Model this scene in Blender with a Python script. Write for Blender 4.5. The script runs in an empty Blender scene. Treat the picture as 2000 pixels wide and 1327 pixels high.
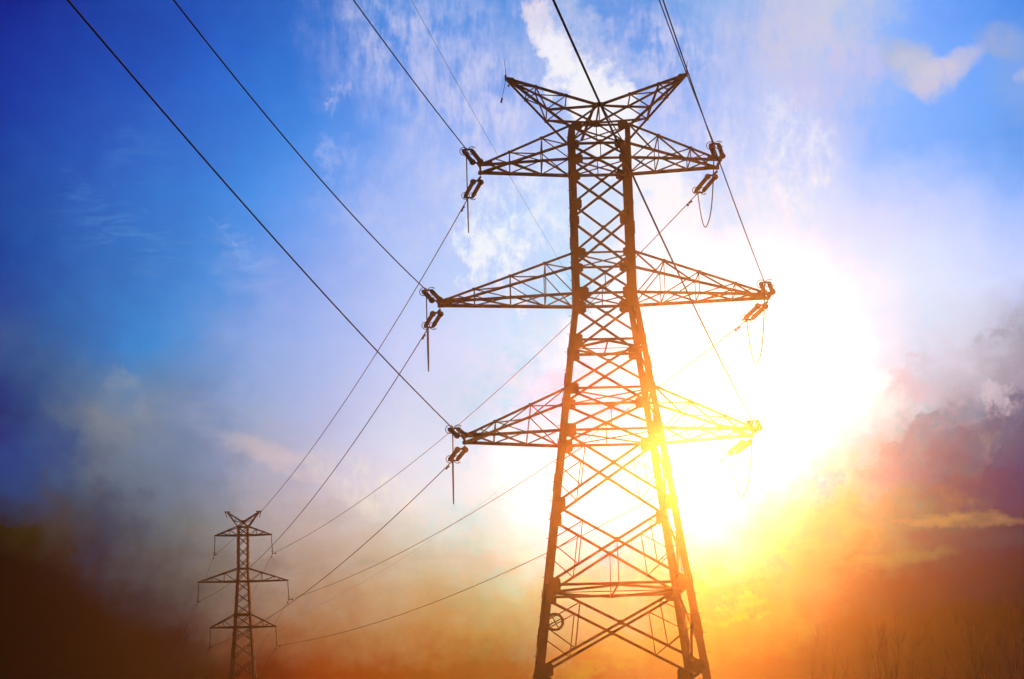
import bpy, math, random
from mathutils import Vector, Matrix
R_ = math.radians
random.seed(7)
sc = bpy.context.scene
col = sc.collection

# ------------------------------------------------------------------ camera
PITCH, ROLL = R_(11.97920), R_(1.52987)
CAM = Vector((0, 0, 1.6))
fw = Vector((0, math.cos(PITCH), math.sin(PITCH)))
r0, u0 = Vector((1, 0, 0)), Vector((0, -math.sin(PITCH), math.cos(PITCH)))
RT = r0 * math.cos(ROLL) - u0 * math.sin(ROLL)
UP = r0 * math.sin(ROLL) + u0 * math.cos(ROLL)
cd = bpy.data.cameras.new('camera')
cd.lens, cd.sensor_width, cd.sensor_fit = 4021.39 / 2000 * 36, 36, 'HORIZONTAL'
cd.clip_start, cd.clip_end = 0.1, 20000
cam = bpy.data.objects.new('camera', cd)
m = Matrix((RT, UP, -fw)).transposed().to_4x4()
m.translation = CAM
cam.matrix_world = m
col.objects.link(cam)
sc.camera = cam

def at(x, y, Y):
    """world point seen at photo pixel (x, y) at depth Y"""
    d = fw * 4021.39 + RT * (x - 1000) + UP * (663.5 - y)
    return CAM + d * (Y / d.y)

# ------------------------------------------------------------------ exposure
sc.view_settings.view_transform = 'Standard'
sc.view_settings.look = 'None'
sc.view_settings.exposure = 0
sc.view_settings.gamma = 1
sc.cycles.volume_bounces = 0
sc.cycles.max_bounces = 6
sc.cycles.volume_step_rate = 1.0

# ------------------------------------------------------------------ sun
SUN_AZ, SUN_EL = R_(5.504), R_(8.570)
sd = Vector((math.sin(SUN_AZ) * math.cos(SUN_EL), math.cos(SUN_AZ) * math.cos(SUN_EL), math.sin(SUN_EL)))
sl = bpy.data.lights.new('sun', 'SUN')
sl.energy, sl.angle, sl.color = 5, R_(0.5), (1, 0.33, 0.085)
sun = bpy.data.objects.new('sun', sl)
sun.rotation_euler = sd.to_track_quat('Z', 'Y').to_euler()
sun.location = (0, 0, 60)
col.objects.link(sun)

# ------------------------------------------------------------------ sky (world)
SKY = [
  [(0.0002,0.0002,0.0002), (0.0002,0.0002,0.0002), (0.0002,0.0002,0.0002), (0.0002,0.0002,0.0002), (0.0002,0.0002,0.0002), (0.0002,0.0002,0.0002), (0.0002,0.0002,0.0002), (0.0002,0.0002,0.0002), (0.0302,0.0002,0.0002), (0.0809,0.0036,0.0002), (0.101,0.0056,0.0002), (0.0992,0.0056,0.0002), (0.0889,0.0096,0.0002), (0.0807,0.0125,0.0002), (0.069,0.0149,0.0016), (0.0529,0.0125,0.0002), (0.032,0.0002,0.0002), (0.0099,0.0047,0.0002), (0.0002,0.0002,0.0034), (0.0002,0.0002,0.0039), (0.0002,0.0002,0.0044), (0.0002,0.0002,0.0002), (0.0081,0.0002,0.0002), (0.0012,0.0002,0.0002), (0.0002,0.0002,0.0002), (0.0002,0.0002,0.0002), (0.0002,0.0002,0.0002), (0.0002,0.0002,0.0012), (0.0002,0.0002,0.0019), (0.0002,0.0002,0.0022), (0.0002,0.0002,0.0024)],
  [(0.0002,0.0002,0.0002), (0.0002,0.0002,0.0002), (0.0002,0.0002,0.0002), (0.0002,0.0002,0.0002), (0.0002,0.0002,0.0002), (0.0002,0.0002,0.0002), (0.0002,0.0002,0.0002), (0.0002,0.0002,0.0002), (0.0254,0.0002,0.0002), (0.0742,0.0019,0.0002), (0.0919,0.0034,0.0002), (0.087,0.0024,0.0002), (0.0718,0.0051,0.0002), (0.0564,0.0062,0.0002), (0.0347,0.006,0.0003), (0.005,0.0004,0.0002), (0.0002,0.0002,0.0002), (0.0002,0.0002,0.0002), (0.0002,0.0002,0.004), (0.0002,0.0002,0.0051), (0.0002,0.0002,0.0053), (0.0002,0.0002,0.0002), (0.0002,0.0002,0.0002), (0.0002,0.0002,0.0002), (0.0002,0.0002,0.0002), (0.0002,0.0002,0.0002), (0.0002,0.0002,0.0002), (0.0002,0.0002,0.0006), (0.0002,0.0002,0.0017), (0.0002,0.0002,0.002), (0.0002,0.0002,0.0023)],
  [(0.0002,0.0002,0.0002), (0.0002,0.0002,0.0002), (0.0002,0.0002,0.0002), (0.0002,0.0002,0.0002), (0.0002,0.0002,0.0002), (0.0002,0.0002,0.0002), (0.0002,0.0002,0.0002), (0.0002,0.0002,0.0002), (0.0288,0.0002,0.0002), (0.0749,0.0072,0.0002), (0.0922,0.0114,0.0002), (0.0882,0.0133,0.0002), (0.0741,0.0172,0.0002), (0.052,0.0187,0.0012), (0.0188,0.0181,0.0025), (0.0002,0.0113,0.002), (0.0002,0.0167,0.0056), (0.0002,0.0341,0.0102), (0.0002,0.0463,0.0104), (0.0002,0.0297,0.0045), (0.0002,0.0196,0.0002), (0.0002,0.0053,0.0002), (0.0002,0.0002,0.0002), (0.0002,0.0002,0.0002), (0.0002,0.0002,0.0002), (0.0002,0.0002,0.0002), (0.0002,0.0002,0.0002), (0.0002,0.0002,0.0006), (0.0002,0.0002,0.0018), (0.0002,0.0002,0.0024), (0.0002,0.0002,0.0028)],
  [(0.0002,0.0002,0.0002), (0.0002,0.0002,0.0002), (0.0002,0.0002,0.0002), (0.0002,0.0002,0.0002), (0.0002,0.0002,0.0002), (0.0002,0.0002,0.0002), (0.0002,0.0002,0.0038), (0.0217,0.0119,0.0089), (0.0624,0.0284,0.0155), (0.0998,0.0448,0.02), (0.12,0.059,0.0239), (0.127,0.0704,0.0267), (0.122,0.0775,0.0271), (0.0891,0.081,0.0278), (0.0372,0.081,0.0281), (0.0002,0.08,0.0319), (0.0002,0.11,0.0617), (0.0002,0.112,0.0576), (0.0002,0.0734,0.0361), (0.0002,0.0458,0.0168), (0.0002,0.0402,0.0028), (0.0002,0.0565,0.007), (0.0002,0.0532,0.0121), (0.0002,0.009,0.007), (0.0002,0.0002,0.0013), (0.0002,0.0002,0.0002), (0.0002,0.0002,0.0004), (0.0002,0.0002,0.001), (0.0002,0.0002,0.0004), (0.0002,0.0002,0.0005), (0.0002,0.0002,0.0012)],
  [(0.0002,0.0002,0.0002), (0.0002,0.0002,0.0002), (0.0002,0.0002,0.0002), (0.0002,0.0002,0.0002), (0.0002,0.0002,0.0008), (0.0002,0.0085,0.0156), (0.0178,0.0261,0.029), (0.0481,0.0469,0.0421), (0.0909,0.0722,0.0588), (0.124,0.0958,0.0716), (0.148,0.118,0.0811), (0.16,0.137,0.0858), (0.152,0.147,0.0839), (0.107,0.152,0.0864), (0.0328,0.151,0.0887), (0.0002,0.173,0.104), (0.0002,0.196,0.124), (0.0002,0.134,0.113), (0.0002,0.054,0.0889), (0.0002,0.0002,0.0524), (0.0002,0.0002,0.0231), (0.0002,0.0002,0.0298), (0.0002,0.0484,0.038), (0.0002,0.0519,0.0301), (0.0002,0.017,0.0171), (0.0002,0.0002,0.0082), (0.0002,0.0002,0.0107), (0.0002,0.0002,0.0126), (0.0002,0.0002,0.0068), (0.0002,0.0002,0.0051), (0.0002,0.0002,0.0058)],
  [(0.0002,0.0002,0.0002), (0.0002,0.0002,0.0002), (0.0002,0.0002,0.0002), (0.0022,0.0014,0.0039), (0.003,0.0092,0.019), (0.0177,0.0313,0.0409), (0.0354,0.0512,0.0549), (0.0636,0.076,0.072), (0.117,0.117,0.106), (0.153,0.146,0.133), (0.172,0.17,0.151), (0.176,0.194,0.165), (0.171,0.222,0.184), (0.12,0.241,0.206), (0.029,0.253,0.23), (0.0002,0.33,0.307), (0.0002,0.272,0.323), (0.0002,0.162,0.329), (0.0002,0.0002,0.314), (0.0002,0.0002,0.275), (0.0002,0.0002,0.244), (0.0002,0.0002,0.166), (0.0002,0.0002,0.0827), (0.0002,0.0492,0.0463), (0.0002,0.106,0.051), (0.0002,0.0512,0.0353), (0.0002,0.0222,0.0306), (0.0002,0.0098,0.0277), (0.0002,0.0002,0.0202), (0.0002,0.0002,0.0178), (0.0002,0.0002,0.0209)],
  [(0.0061,0.0042,0.0002), (0.0034,0.0034,0.0002), (0.0053,0.0064,0.0004), (0.0113,0.0151,0.0161), (0.0071,0.0263,0.0499), (0.0256,0.0543,0.0778), (0.0445,0.0764,0.0945), (0.0753,0.104,0.119), (0.138,0.154,0.171), (0.182,0.186,0.199), (0.205,0.215,0.225), (0.21,0.248,0.255), (0.201,0.29,0.297), (0.139,0.313,0.337), (0.0232,0.323,0.378), (0.0002,0.382,0.481), (0.0002,0.314,0.492), (0.0002,0.384,0.519), (0.28,0.494,0.517), (0.152,0.461,0.509), (0.146,0.457,0.505), (0.0002,0.0002,0.263), (0.0002,0.0002,0.218), (0.0002,0.0326,0.103), (0.0002,0.127,0.0904), (0.0002,0.0979,0.0704), (0.0002,0.0553,0.048), (0.041,0.0569,0.043), (0.0002,0.0122,0.0461), (0.0002,0.0002,0.0453), (0.0032,0.0002,0.0456)],
  [(0.0002,0.0236,0.0869), (0.0002,0.0226,0.0848), (0.0002,0.0239,0.08), (0.0076,0.0326,0.0693), (0.0218,0.0498,0.0842), (0.0324,0.0709,0.113), (0.046,0.0907,0.137), (0.0772,0.12,0.172), (0.145,0.172,0.229), (0.179,0.203,0.266), (0.213,0.241,0.303), (0.238,0.286,0.344), (0.231,0.335,0.397), (0.162,0.348,0.428), (0.122,0.367,0.457), (0.436,0.513,0.533), (0.528,0.544,0.555), (0.57,0.564,0.571), (0.571,0.572,0.578), (0.572,0.572,0.575), (0.569,0.572,0.572), (0.564,0.571,0.568), (0.222,0.481,0.497), (0.0002,0.0203,0.34), (0.0002,0.187,0.234), (0.0002,0.112,0.144), (0.0002,0.048,0.0901), (0.0002,0.0316,0.0739), (0.0002,0.017,0.0704), (0.0041,0.0156,0.0681), (0.0308,0.0258,0.0729)],
  [(0.0002,0.0226,0.112), (0.0002,0.0221,0.112), (0.0002,0.0311,0.118), (0.0134,0.0504,0.117), (0.053,0.0815,0.12), (0.0539,0.0932,0.144), (0.0506,0.102,0.174), (0.077,0.131,0.217), (0.136,0.182,0.272), (0.165,0.21,0.315), (0.195,0.244,0.354), (0.22,0.285,0.391), (0.23,0.333,0.436), (0.172,0.341,0.451), (0.0656,0.333,0.46), (0.193,0.44,0.552), (0.0002,0.37,0.536), (0.0002,0.388,0.526), (0.228,0.447,0.509), (0.57,0.567,0.567), (0.571,0.572,0.573), (0.57,0.574,0.573), (0.567,0.574,0.574), (0.561,0.573,0.577), (0.0002,0.271,0.441), (0.0002,0.237,0.304), (0.0002,0.111,0.167), (0.0131,0.0721,0.123), (0.008,0.0424,0.0965), (0.0188,0.0317,0.0813), (0.0394,0.0356,0.0804)],
  [(0.0002,0.0049,0.0753), (0.0002,0.0045,0.0758), (0.0002,0.0281,0.097), (0.0333,0.0659,0.122), (0.0829,0.108,0.139), (0.0732,0.113,0.166), (0.0602,0.118,0.215), (0.0806,0.147,0.266), (0.125,0.194,0.315), (0.153,0.216,0.358), (0.176,0.242,0.393), (0.194,0.273,0.42), (0.212,0.313,0.445), (0.169,0.315,0.447), (0.0774,0.302,0.443), (0.0002,0.325,0.495), (0.0002,0.263,0.482), (0.0002,0.114,0.43), (0.0002,0.0002,0.392), (0.567,0.555,0.548), (0.571,0.571,0.572), (0.573,0.573,0.575), (0.573,0.574,0.578), (0.57,0.573,0.585), (0.561,0.561,0.583), (0.307,0.42,0.475), (0.112,0.265,0.349), (0.126,0.19,0.255), (0.114,0.142,0.201), (0.117,0.122,0.174), (0.152,0.141,0.188)],
  [(0.0008,0.0226,0.109), (0.0002,0.0216,0.108), (0.0046,0.0378,0.127), (0.0185,0.0652,0.157), (0.0381,0.0984,0.192), (0.0322,0.114,0.239), (0.0433,0.129,0.277), (0.0717,0.154,0.313), (0.115,0.195,0.356), (0.136,0.218,0.388), (0.16,0.242,0.416), (0.183,0.269,0.441), (0.203,0.303,0.457), (0.181,0.315,0.463), (0.126,0.316,0.466), (0.0215,0.305,0.466), (0.0002,0.35,0.54), (0.0002,0.304,0.51), (0.0002,0.378,0.511), (0.568,0.56,0.562), (0.572,0.572,0.574), (0.573,0.574,0.577), (0.573,0.574,0.58), (0.571,0.573,0.586), (0.556,0.541,0.598), (0.207,0.378,0.491), (0.16,0.304,0.419), (0.219,0.29,0.376), (0.198,0.235,0.301), (0.141,0.157,0.206), (0.158,0.161,0.206)],
  [(0.0152,0.043,0.133), (0.0139,0.0429,0.133), (0.0086,0.0488,0.156), (0.0055,0.0623,0.199), (0.0077,0.086,0.257), (0.0068,0.119,0.321), (0.0273,0.138,0.339), (0.0638,0.159,0.355), (0.107,0.193,0.392), (0.123,0.215,0.412), (0.147,0.238,0.435), (0.177,0.265,0.458), (0.204,0.3,0.473), (0.202,0.321,0.483), (0.178,0.334,0.491), (0.124,0.341,0.498), (0.0463,0.333,0.492), (0.22,0.454,0.584), (0.454,0.509,0.588), (0.567,0.565,0.579), (0.57,0.573,0.577), (0.572,0.573,0.579), (0.571,0.572,0.583), (0.568,0.567,0.591), (0.474,0.48,0.559), (0.237,0.387,0.504), (0.22,0.356,0.479), (0.257,0.339,0.448), (0.236,0.291,0.392), (0.189,0.228,0.328), (0.211,0.24,0.343)],
  [(0.006,0.0335,0.15), (0.0049,0.0334,0.149), (0.0043,0.0444,0.175), (0.0048,0.0608,0.214), (0.0071,0.0815,0.26), (0.0073,0.107,0.311), (0.018,0.126,0.339), (0.0405,0.146,0.362), (0.0771,0.174,0.394), (0.106,0.198,0.418), (0.135,0.224,0.439), (0.163,0.253,0.458), (0.188,0.286,0.473), (0.19,0.306,0.482), (0.177,0.319,0.49), (0.149,0.33,0.496), (0.0929,0.329,0.493), (0.024,0.326,0.486), (0.25,0.449,0.559), (0.563,0.566,0.592), (0.568,0.573,0.579), (0.569,0.572,0.582), (0.568,0.565,0.592), (0.517,0.511,0.556), (0.426,0.458,0.558), (0.282,0.404,0.512), (0.258,0.384,0.507), (0.281,0.373,0.504), (0.274,0.348,0.497), (0.26,0.329,0.512), (0.281,0.342,0.53)],
  [(0.0002,0.0263,0.164), (0.0002,0.026,0.164), (0.0011,0.0408,0.194), (0.0043,0.0592,0.229), (0.0071,0.0771,0.261), (0.0084,0.095,0.298), (0.0106,0.113,0.335), (0.0216,0.133,0.367), (0.0506,0.156,0.393), (0.0894,0.182,0.422), (0.122,0.21,0.443), (0.148,0.241,0.458), (0.171,0.272,0.473), (0.177,0.29,0.482), (0.173,0.304,0.489), (0.162,0.317,0.495), (0.147,0.329,0.494), (0.125,0.339,0.491), (0.142,0.362,0.487), (0.487,0.499,0.545), (0.511,0.516,0.548), (0.453,0.482,0.543), (0.448,0.474,0.549), (0.359,0.434,0.507), (0.252,0.391,0.507), (0.226,0.371,0.512), (0.257,0.366,0.515), (0.257,0.349,0.517), (0.234,0.322,0.515), (0.198,0.292,0.522), (0.203,0.291,0.521)],
  [(0.0002,0.0267,0.161), (0.0002,0.0265,0.161), (0.0016,0.0404,0.195), (0.0048,0.057,0.234), (0.0073,0.0725,0.266), (0.0085,0.0879,0.298), (0.01,0.104,0.331), (0.0158,0.122,0.364), (0.0291,0.144,0.4), (0.0597,0.169,0.429), (0.0944,0.196,0.446), (0.13,0.225,0.458), (0.159,0.255,0.473), (0.174,0.277,0.482), (0.181,0.296,0.489), (0.186,0.316,0.496), (0.193,0.335,0.498), (0.2,0.353,0.497), (0.21,0.373,0.494), (0.422,0.459,0.548), (0.313,0.419,0.5), (0.17,0.358,0.49), (0.238,0.387,0.499), (0.228,0.373,0.501), (0.232,0.356,0.505), (0.229,0.338,0.512), (0.238,0.329,0.514), (0.22,0.308,0.516), (0.185,0.282,0.516), (0.135,0.247,0.51), (0.133,0.241,0.506)],
  [(0.0006,0.0257,0.163), (0.0002,0.0256,0.162), (0.0021,0.0382,0.197), (0.0049,0.0528,0.235), (0.0071,0.0659,0.267), (0.0082,0.0794,0.295), (0.0094,0.0936,0.324), (0.0114,0.11,0.358), (0.0146,0.131,0.399), (0.0364,0.154,0.428), (0.0684,0.18,0.445), (0.109,0.207,0.455), (0.143,0.236,0.469), (0.163,0.26,0.479), (0.176,0.281,0.487), (0.189,0.303,0.494), (0.209,0.326,0.498), (0.234,0.351,0.5), (0.264,0.379,0.5), (0.261,0.388,0.504), (0.223,0.358,0.498), (0.189,0.326,0.49), (0.23,0.35,0.497), (0.238,0.345,0.497), (0.216,0.321,0.499), (0.158,0.285,0.513), (0.148,0.272,0.516), (0.131,0.253,0.509), (0.106,0.23,0.495), (0.07,0.196,0.472), (0.0648,0.187,0.465)],
  [(0.0015,0.0228,0.169), (0.0006,0.0227,0.169), (0.0024,0.033,0.198), (0.0043,0.0443,0.23), (0.0058,0.0545,0.257), (0.0073,0.0669,0.284), (0.0087,0.0805,0.312), (0.0102,0.0957,0.341), (0.012,0.113,0.373), (0.0212,0.132,0.401), (0.0413,0.155,0.424), (0.0745,0.181,0.443), (0.117,0.213,0.458), (0.139,0.233,0.468), (0.151,0.248,0.476), (0.164,0.263,0.484), (0.193,0.292,0.493), (0.234,0.329,0.5), (0.288,0.374,0.503), (0.212,0.322,0.5), (0.172,0.291,0.496), (0.169,0.287,0.493), (0.206,0.306,0.494), (0.217,0.306,0.489), (0.183,0.284,0.491), (0.0857,0.232,0.514), (0.0717,0.218,0.518), (0.0644,0.205,0.504), (0.0547,0.19,0.481), (0.0414,0.167,0.444), (0.0454,0.164,0.432)],
  [(0.0017,0.02,0.172), (0.001,0.0199,0.172), (0.0023,0.0281,0.197), (0.0035,0.0368,0.223), (0.0045,0.0451,0.246), (0.0059,0.056,0.272), (0.0072,0.0682,0.298), (0.0084,0.0816,0.324), (0.0092,0.0961,0.349), (0.0111,0.113,0.375), (0.0235,0.132,0.401), (0.049,0.156,0.426), (0.0899,0.188,0.442), (0.111,0.204,0.452), (0.121,0.214,0.459), (0.131,0.224,0.466), (0.166,0.258,0.479), (0.202,0.293,0.487), (0.222,0.315,0.486), (0.146,0.256,0.48), (0.123,0.238,0.478), (0.151,0.257,0.479), (0.187,0.278,0.476), (0.21,0.288,0.471), (0.199,0.281,0.47), (0.114,0.24,0.495), (0.0899,0.223,0.503), (0.074,0.208,0.5), (0.0595,0.192,0.491), (0.0769,0.188,0.436), (0.0922,0.192,0.413)],
  [(0.0015,0.0176,0.173), (0.0009,0.0175,0.173), (0.0018,0.0235,0.192), (0.0025,0.0305,0.212), (0.0031,0.0377,0.234), (0.0039,0.0468,0.258), (0.0046,0.0565,0.281), (0.0054,0.0677,0.304), (0.0063,0.0808,0.326), (0.0076,0.0951,0.349), (0.0166,0.112,0.372), (0.0347,0.132,0.396), (0.0601,0.157,0.417), (0.0743,0.17,0.427), (0.0824,0.177,0.43), (0.0908,0.184,0.434), (0.13,0.224,0.449), (0.148,0.246,0.458), (0.104,0.215,0.448), (0.0728,0.19,0.445), (0.0798,0.195,0.448), (0.133,0.232,0.455), (0.168,0.256,0.453), (0.202,0.275,0.449), (0.217,0.282,0.448), (0.146,0.254,0.473), (0.106,0.229,0.488), (0.0802,0.207,0.494), (0.0579,0.187,0.493), (0.0747,0.182,0.434), (0.081,0.177,0.406)],
  [(0.0012,0.013,0.154), (0.0008,0.0133,0.156), (0.0015,0.0186,0.174), (0.0021,0.0247,0.193), (0.0024,0.031,0.213), (0.0029,0.0391,0.237), (0.0032,0.0467,0.259), (0.0039,0.0565,0.282), (0.0053,0.0693,0.303), (0.0062,0.0822,0.325), (0.0125,0.0973,0.346), (0.0252,0.115,0.369), (0.0419,0.138,0.396), (0.0511,0.148,0.405), (0.0561,0.153,0.406), (0.0613,0.158,0.408), (0.0991,0.197,0.421), (0.115,0.215,0.428), (0.0579,0.166,0.417), (0.0469,0.16,0.418), (0.0648,0.178,0.424), (0.122,0.223,0.436), (0.161,0.244,0.438), (0.207,0.269,0.431), (0.243,0.291,0.419), (0.17,0.264,0.454), (0.108,0.223,0.482), (0.0728,0.192,0.493), (0.0517,0.17,0.469), (0.0346,0.146,0.434), (0.0201,0.125,0.409)],
  [(0.001,0.0081,0.129), (0.0006,0.0085,0.131), (0.0015,0.0138,0.15), (0.002,0.0194,0.167), (0.0022,0.0248,0.185), (0.0026,0.0326,0.21), (0.0027,0.0385,0.233), (0.0037,0.0477,0.256), (0.0063,0.0617,0.279), (0.0072,0.0745,0.302), (0.0117,0.0887,0.323), (0.0207,0.106,0.345), (0.0344,0.133,0.378), (0.0394,0.143,0.389), (0.0397,0.143,0.389), (0.04,0.144,0.388), (0.0741,0.177,0.394), (0.0938,0.194,0.397), (0.043,0.146,0.392), (0.0404,0.149,0.394), (0.061,0.174,0.403), (0.112,0.217,0.419), (0.154,0.235,0.425), (0.209,0.263,0.415), (0.267,0.3,0.394), (0.189,0.271,0.436), (0.114,0.223,0.477), (0.0703,0.185,0.497), (0.0515,0.163,0.459), (0.0273,0.137,0.436), (0.0073,0.112,0.41)],
  [(0.0014,0.0081,0.129), (0.0011,0.0084,0.13), (0.002,0.0134,0.147), (0.0025,0.0186,0.162), (0.0027,0.0236,0.178), (0.0032,0.031,0.203), (0.0032,0.0361,0.225), (0.0045,0.045,0.248), (0.0076,0.0593,0.271), (0.0086,0.0718,0.293), (0.0125,0.0856,0.314), (0.0202,0.102,0.336), (0.033,0.131,0.37), (0.0372,0.141,0.382), (0.0362,0.141,0.382), (0.0356,0.14,0.382), (0.0687,0.17,0.385), (0.0933,0.191,0.388), (0.0451,0.144,0.386), (0.0435,0.148,0.39), (0.0639,0.173,0.399), (0.114,0.216,0.417), (0.158,0.235,0.424), (0.211,0.262,0.417), (0.277,0.304,0.393), (0.199,0.273,0.432), (0.124,0.229,0.475), (0.0756,0.188,0.501), (0.0565,0.166,0.46), (0.0334,0.141,0.44), (0.0093,0.113,0.41)],
  [(0.0017,0.0082,0.129), (0.0015,0.0086,0.13), (0.0025,0.0136,0.148), (0.0031,0.0189,0.162), (0.0034,0.0239,0.179), (0.004,0.0313,0.203), (0.0042,0.0364,0.225), (0.0056,0.0453,0.248), (0.0089,0.0596,0.271), (0.0101,0.0721,0.293), (0.0142,0.0859,0.314), (0.0221,0.103,0.335), (0.0352,0.131,0.37), (0.0399,0.142,0.382), (0.0393,0.141,0.382), (0.0391,0.141,0.382), (0.0709,0.17,0.385), (0.0993,0.193,0.389), (0.0513,0.146,0.387), (0.0476,0.148,0.39), (0.0665,0.172,0.398), (0.116,0.215,0.416), (0.16,0.235,0.424), (0.212,0.261,0.419), (0.277,0.302,0.395), (0.208,0.274,0.427), (0.133,0.234,0.473), (0.08,0.19,0.506), (0.0609,0.168,0.461), (0.0385,0.145,0.443), (0.0112,0.113,0.41)],
  [(0.0021,0.0083,0.129), (0.0019,0.0088,0.131), (0.003,0.0139,0.148), (0.0037,0.0191,0.162), (0.004,0.0241,0.179), (0.0047,0.0316,0.203), (0.005,0.0366,0.225), (0.0065,0.0456,0.248), (0.0099,0.0599,0.271), (0.0113,0.0724,0.293), (0.0156,0.0861,0.314), (0.0236,0.103,0.335), (0.0368,0.131,0.369), (0.042,0.142,0.383), (0.0417,0.142,0.382), (0.0417,0.142,0.382), (0.0722,0.169,0.385), (0.104,0.196,0.389), (0.0563,0.149,0.387), (0.0506,0.148,0.39), (0.0679,0.171,0.397), (0.116,0.213,0.415), (0.161,0.235,0.424), (0.211,0.259,0.42), (0.276,0.3,0.396), (0.215,0.276,0.423), (0.141,0.24,0.472), (0.0838,0.193,0.511), (0.0647,0.17,0.463), (0.0422,0.147,0.445), (0.0128,0.113,0.41)],
]

HLO, HHI, HCOL = (-52, -80, -1.0), (25, 275, 38.5), (0.98, 0.76, 0.4, 1)
AZ0, AZ1, EL0, ELS = -15.5, 15.5, 1.0, 1.0

world = bpy.data.worlds.new('World')
sc.world = world
world.use_nodes = True
nt = world.node_tree
nt.nodes.clear()

class G:
    """tiny helper to write node graphs as expressions"""
    def __init__(s, nt): s.nt = nt
    def put(s, sock, v):
        if hasattr(v, 'is_output'): s.nt.links.new(v, sock)
        else: sock.default_value = v
    def m(s, op, a, b=0.0, c=None, clamp=False):
        n = s.nt.nodes.new('ShaderNodeMath'); n.operation = op; n.use_clamp = clamp
        s.put(n.inputs[0], a)
        s.put(n.inputs[1], b)
        if c is not None: s.put(n.inputs[2], c)
        return n.outputs[0]
    def mix(s, f, a, b):
        n = s.nt.nodes.new('ShaderNodeMix'); n.data_type = 'RGBA'
        s.put(n.inputs[0], f)
        for k, v in ((6, a), (7, b)):
            if isinstance(v, tuple): v = tuple(v) + (1,)
            s.put(n.inputs[k], v)
        return n.outputs[2]
    def scale(s, c, f):
        n = s.nt.nodes.new('ShaderNodeVectorMath'); n.operation = 'SCALE'
        s.put(n.inputs[0], c); s.put(n.inputs[3], f)
        return n.outputs[0]
    def addv(s, a, b):
        n = s.nt.nodes.new('ShaderNodeVectorMath'); n.operation = 'ADD'
        s.put(n.inputs[0], a); s.put(n.inputs[1], b)
        return n.outputs[0]
    def xyz(s, x, y, z=0.0):
        n = s.nt.nodes.new('ShaderNodeCombineXYZ')
        for i, v in enumerate((x, y, z)): s.put(n.inputs[i], v)
        return n.outputs[0]
    def noise(s, vec, scale, detail=4, rough=.5, dist=0.0):
        n = s.nt.nodes.new('ShaderNodeTexNoise')
        s.put(n.inputs['Vector'], vec)
        n.inputs['Scale'].default_value = scale; n.inputs['Detail'].default_value = detail
        n.inputs['Roughness'].default_value = rough; n.inputs['Distortion'].default_value = dist
        return n.outputs['Fac']
    def ss(s, v, lo, hi):
        n = s.nt.nodes.new('ShaderNodeMapRange'); n.interpolation_type = 'SMOOTHSTEP'
        s.put(n.inputs[0], v); n.inputs[1].default_value = lo; n.inputs[2].default_value = hi
        return n.outputs[0]

g = G(nt)
tc = nt.nodes.new('ShaderNodeTexCoord')
sp = nt.nodes.new('ShaderNodeSeparateXYZ')
nt.links.new(tc.outputs['Generated'], sp.inputs[0])
AZ = g.m('ARCTAN2', sp.outputs[0], sp.outputs[1])          # radians, 0 = north (+Y), + to the east
EL = g.m('ARCSINE', sp.outputs[2])
P0 = g.xyz(AZ, EL)
# air currents push the colours about a little
wx = g.m('SUBTRACT', g.noise(P0, 22, 3), .5)
wy = g.m('SUBTRACT', g.noise(g.addv(P0, (7.3, 2.1, 4.0)), 22, 3), .5)
wx2 = g.m('SUBTRACT', g.noise(g.addv(P0, (1.3, 5.1, 2.0)), 75, 6, .64), .5)
wy2 = g.m('SUBTRACT', g.noise(g.addv(P0, (3.3, 9.1, 6.0)), 75, 6, .64), .5)
DX = g.m('ADD', g.m('MULTIPLY', wx, .030), g.m('MULTIPLY', wx2, .026))
DY = g.m('ADD', g.m('MULTIPLY', wy, .030), g.m('MULTIPLY', wy2, .022))
AZW, ELW = g.m('ADD', AZ, DX), g.m('ADD', EL, DY)
PW = g.xyz(AZW, ELW)
fx = g.m('DIVIDE', g.m('SUBTRACT', AZW, R_(AZ0)), R_(AZ1 - AZ0), clamp=True)
base = None
for i, row in enumerate(SKY):
    rn = nt.nodes.new('ShaderNodeValToRGB')
    cr = rn.color_ramp
    cr.interpolation = 'LINEAR'
    n = len(row)
    cr.elements[0].position = 0.0; cr.elements[-1].position = 1.0
    for k in range(1, n - 1): cr.elements.new(k / (n - 1))
    for k in range(n): cr.elements[k].color = tuple(row[k]) + (1,)
    nt.links.new(fx, rn.inputs[0])
    if base is None: base = rn.outputs[0]
    else:
        t = g.m('DIVIDE', g.m('SUBTRACT', ELW, R_(EL0 + (i - 1) * ELS)), R_(ELS), clamp=True)
        base = g.mix(t, base, rn.outputs[0])
base = g.scale(base, 2.0)

def sky_pos(x, y):
    d = (at(x, y, 100) - CAM).normalized()
    return math.atan2(d.x, d.y), math.asin(d.z)
PXR = 1 / 4021.39
def air(x, y):
    """sunlight the haze adds in front of the sky there (so that cloud colours come out right behind it)"""
    d = (at(x, y, 100) - CAM).normalized()
    L = min(((h if c > 0 else l) - o) / c for c, l, h, o in zip(d, HLO, HHI, CAM) if abs(c) > 1e-6)
    gg = 0.962
    ph = (1 - gg * gg) / (4 * math.pi * (1 + gg * gg - 2 * gg * d.dot(sd)) ** 1.5)
    return [sl.energy * a * b * 0.0002 * L * ph * .93 for a, b in zip(sl.color, HCOL)]
def behind(colour, x, y):
    """the cloud colour that, seen through the sunlit haze, comes out as the one given"""
    h = air(x, y)
    w = min(max((h[0] - .12) / .3, 0), 1); w = w * w * (3 - 2 * w)
    k = 1 + (max(1.0, (min(h[0], 1.15) + .01) / max(colour[0], 1e-3)) ** .85 - 1) * w
    return tuple(max(.0005, c_ * k - h_) for c_, h_ in zip(colour, h))
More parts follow.
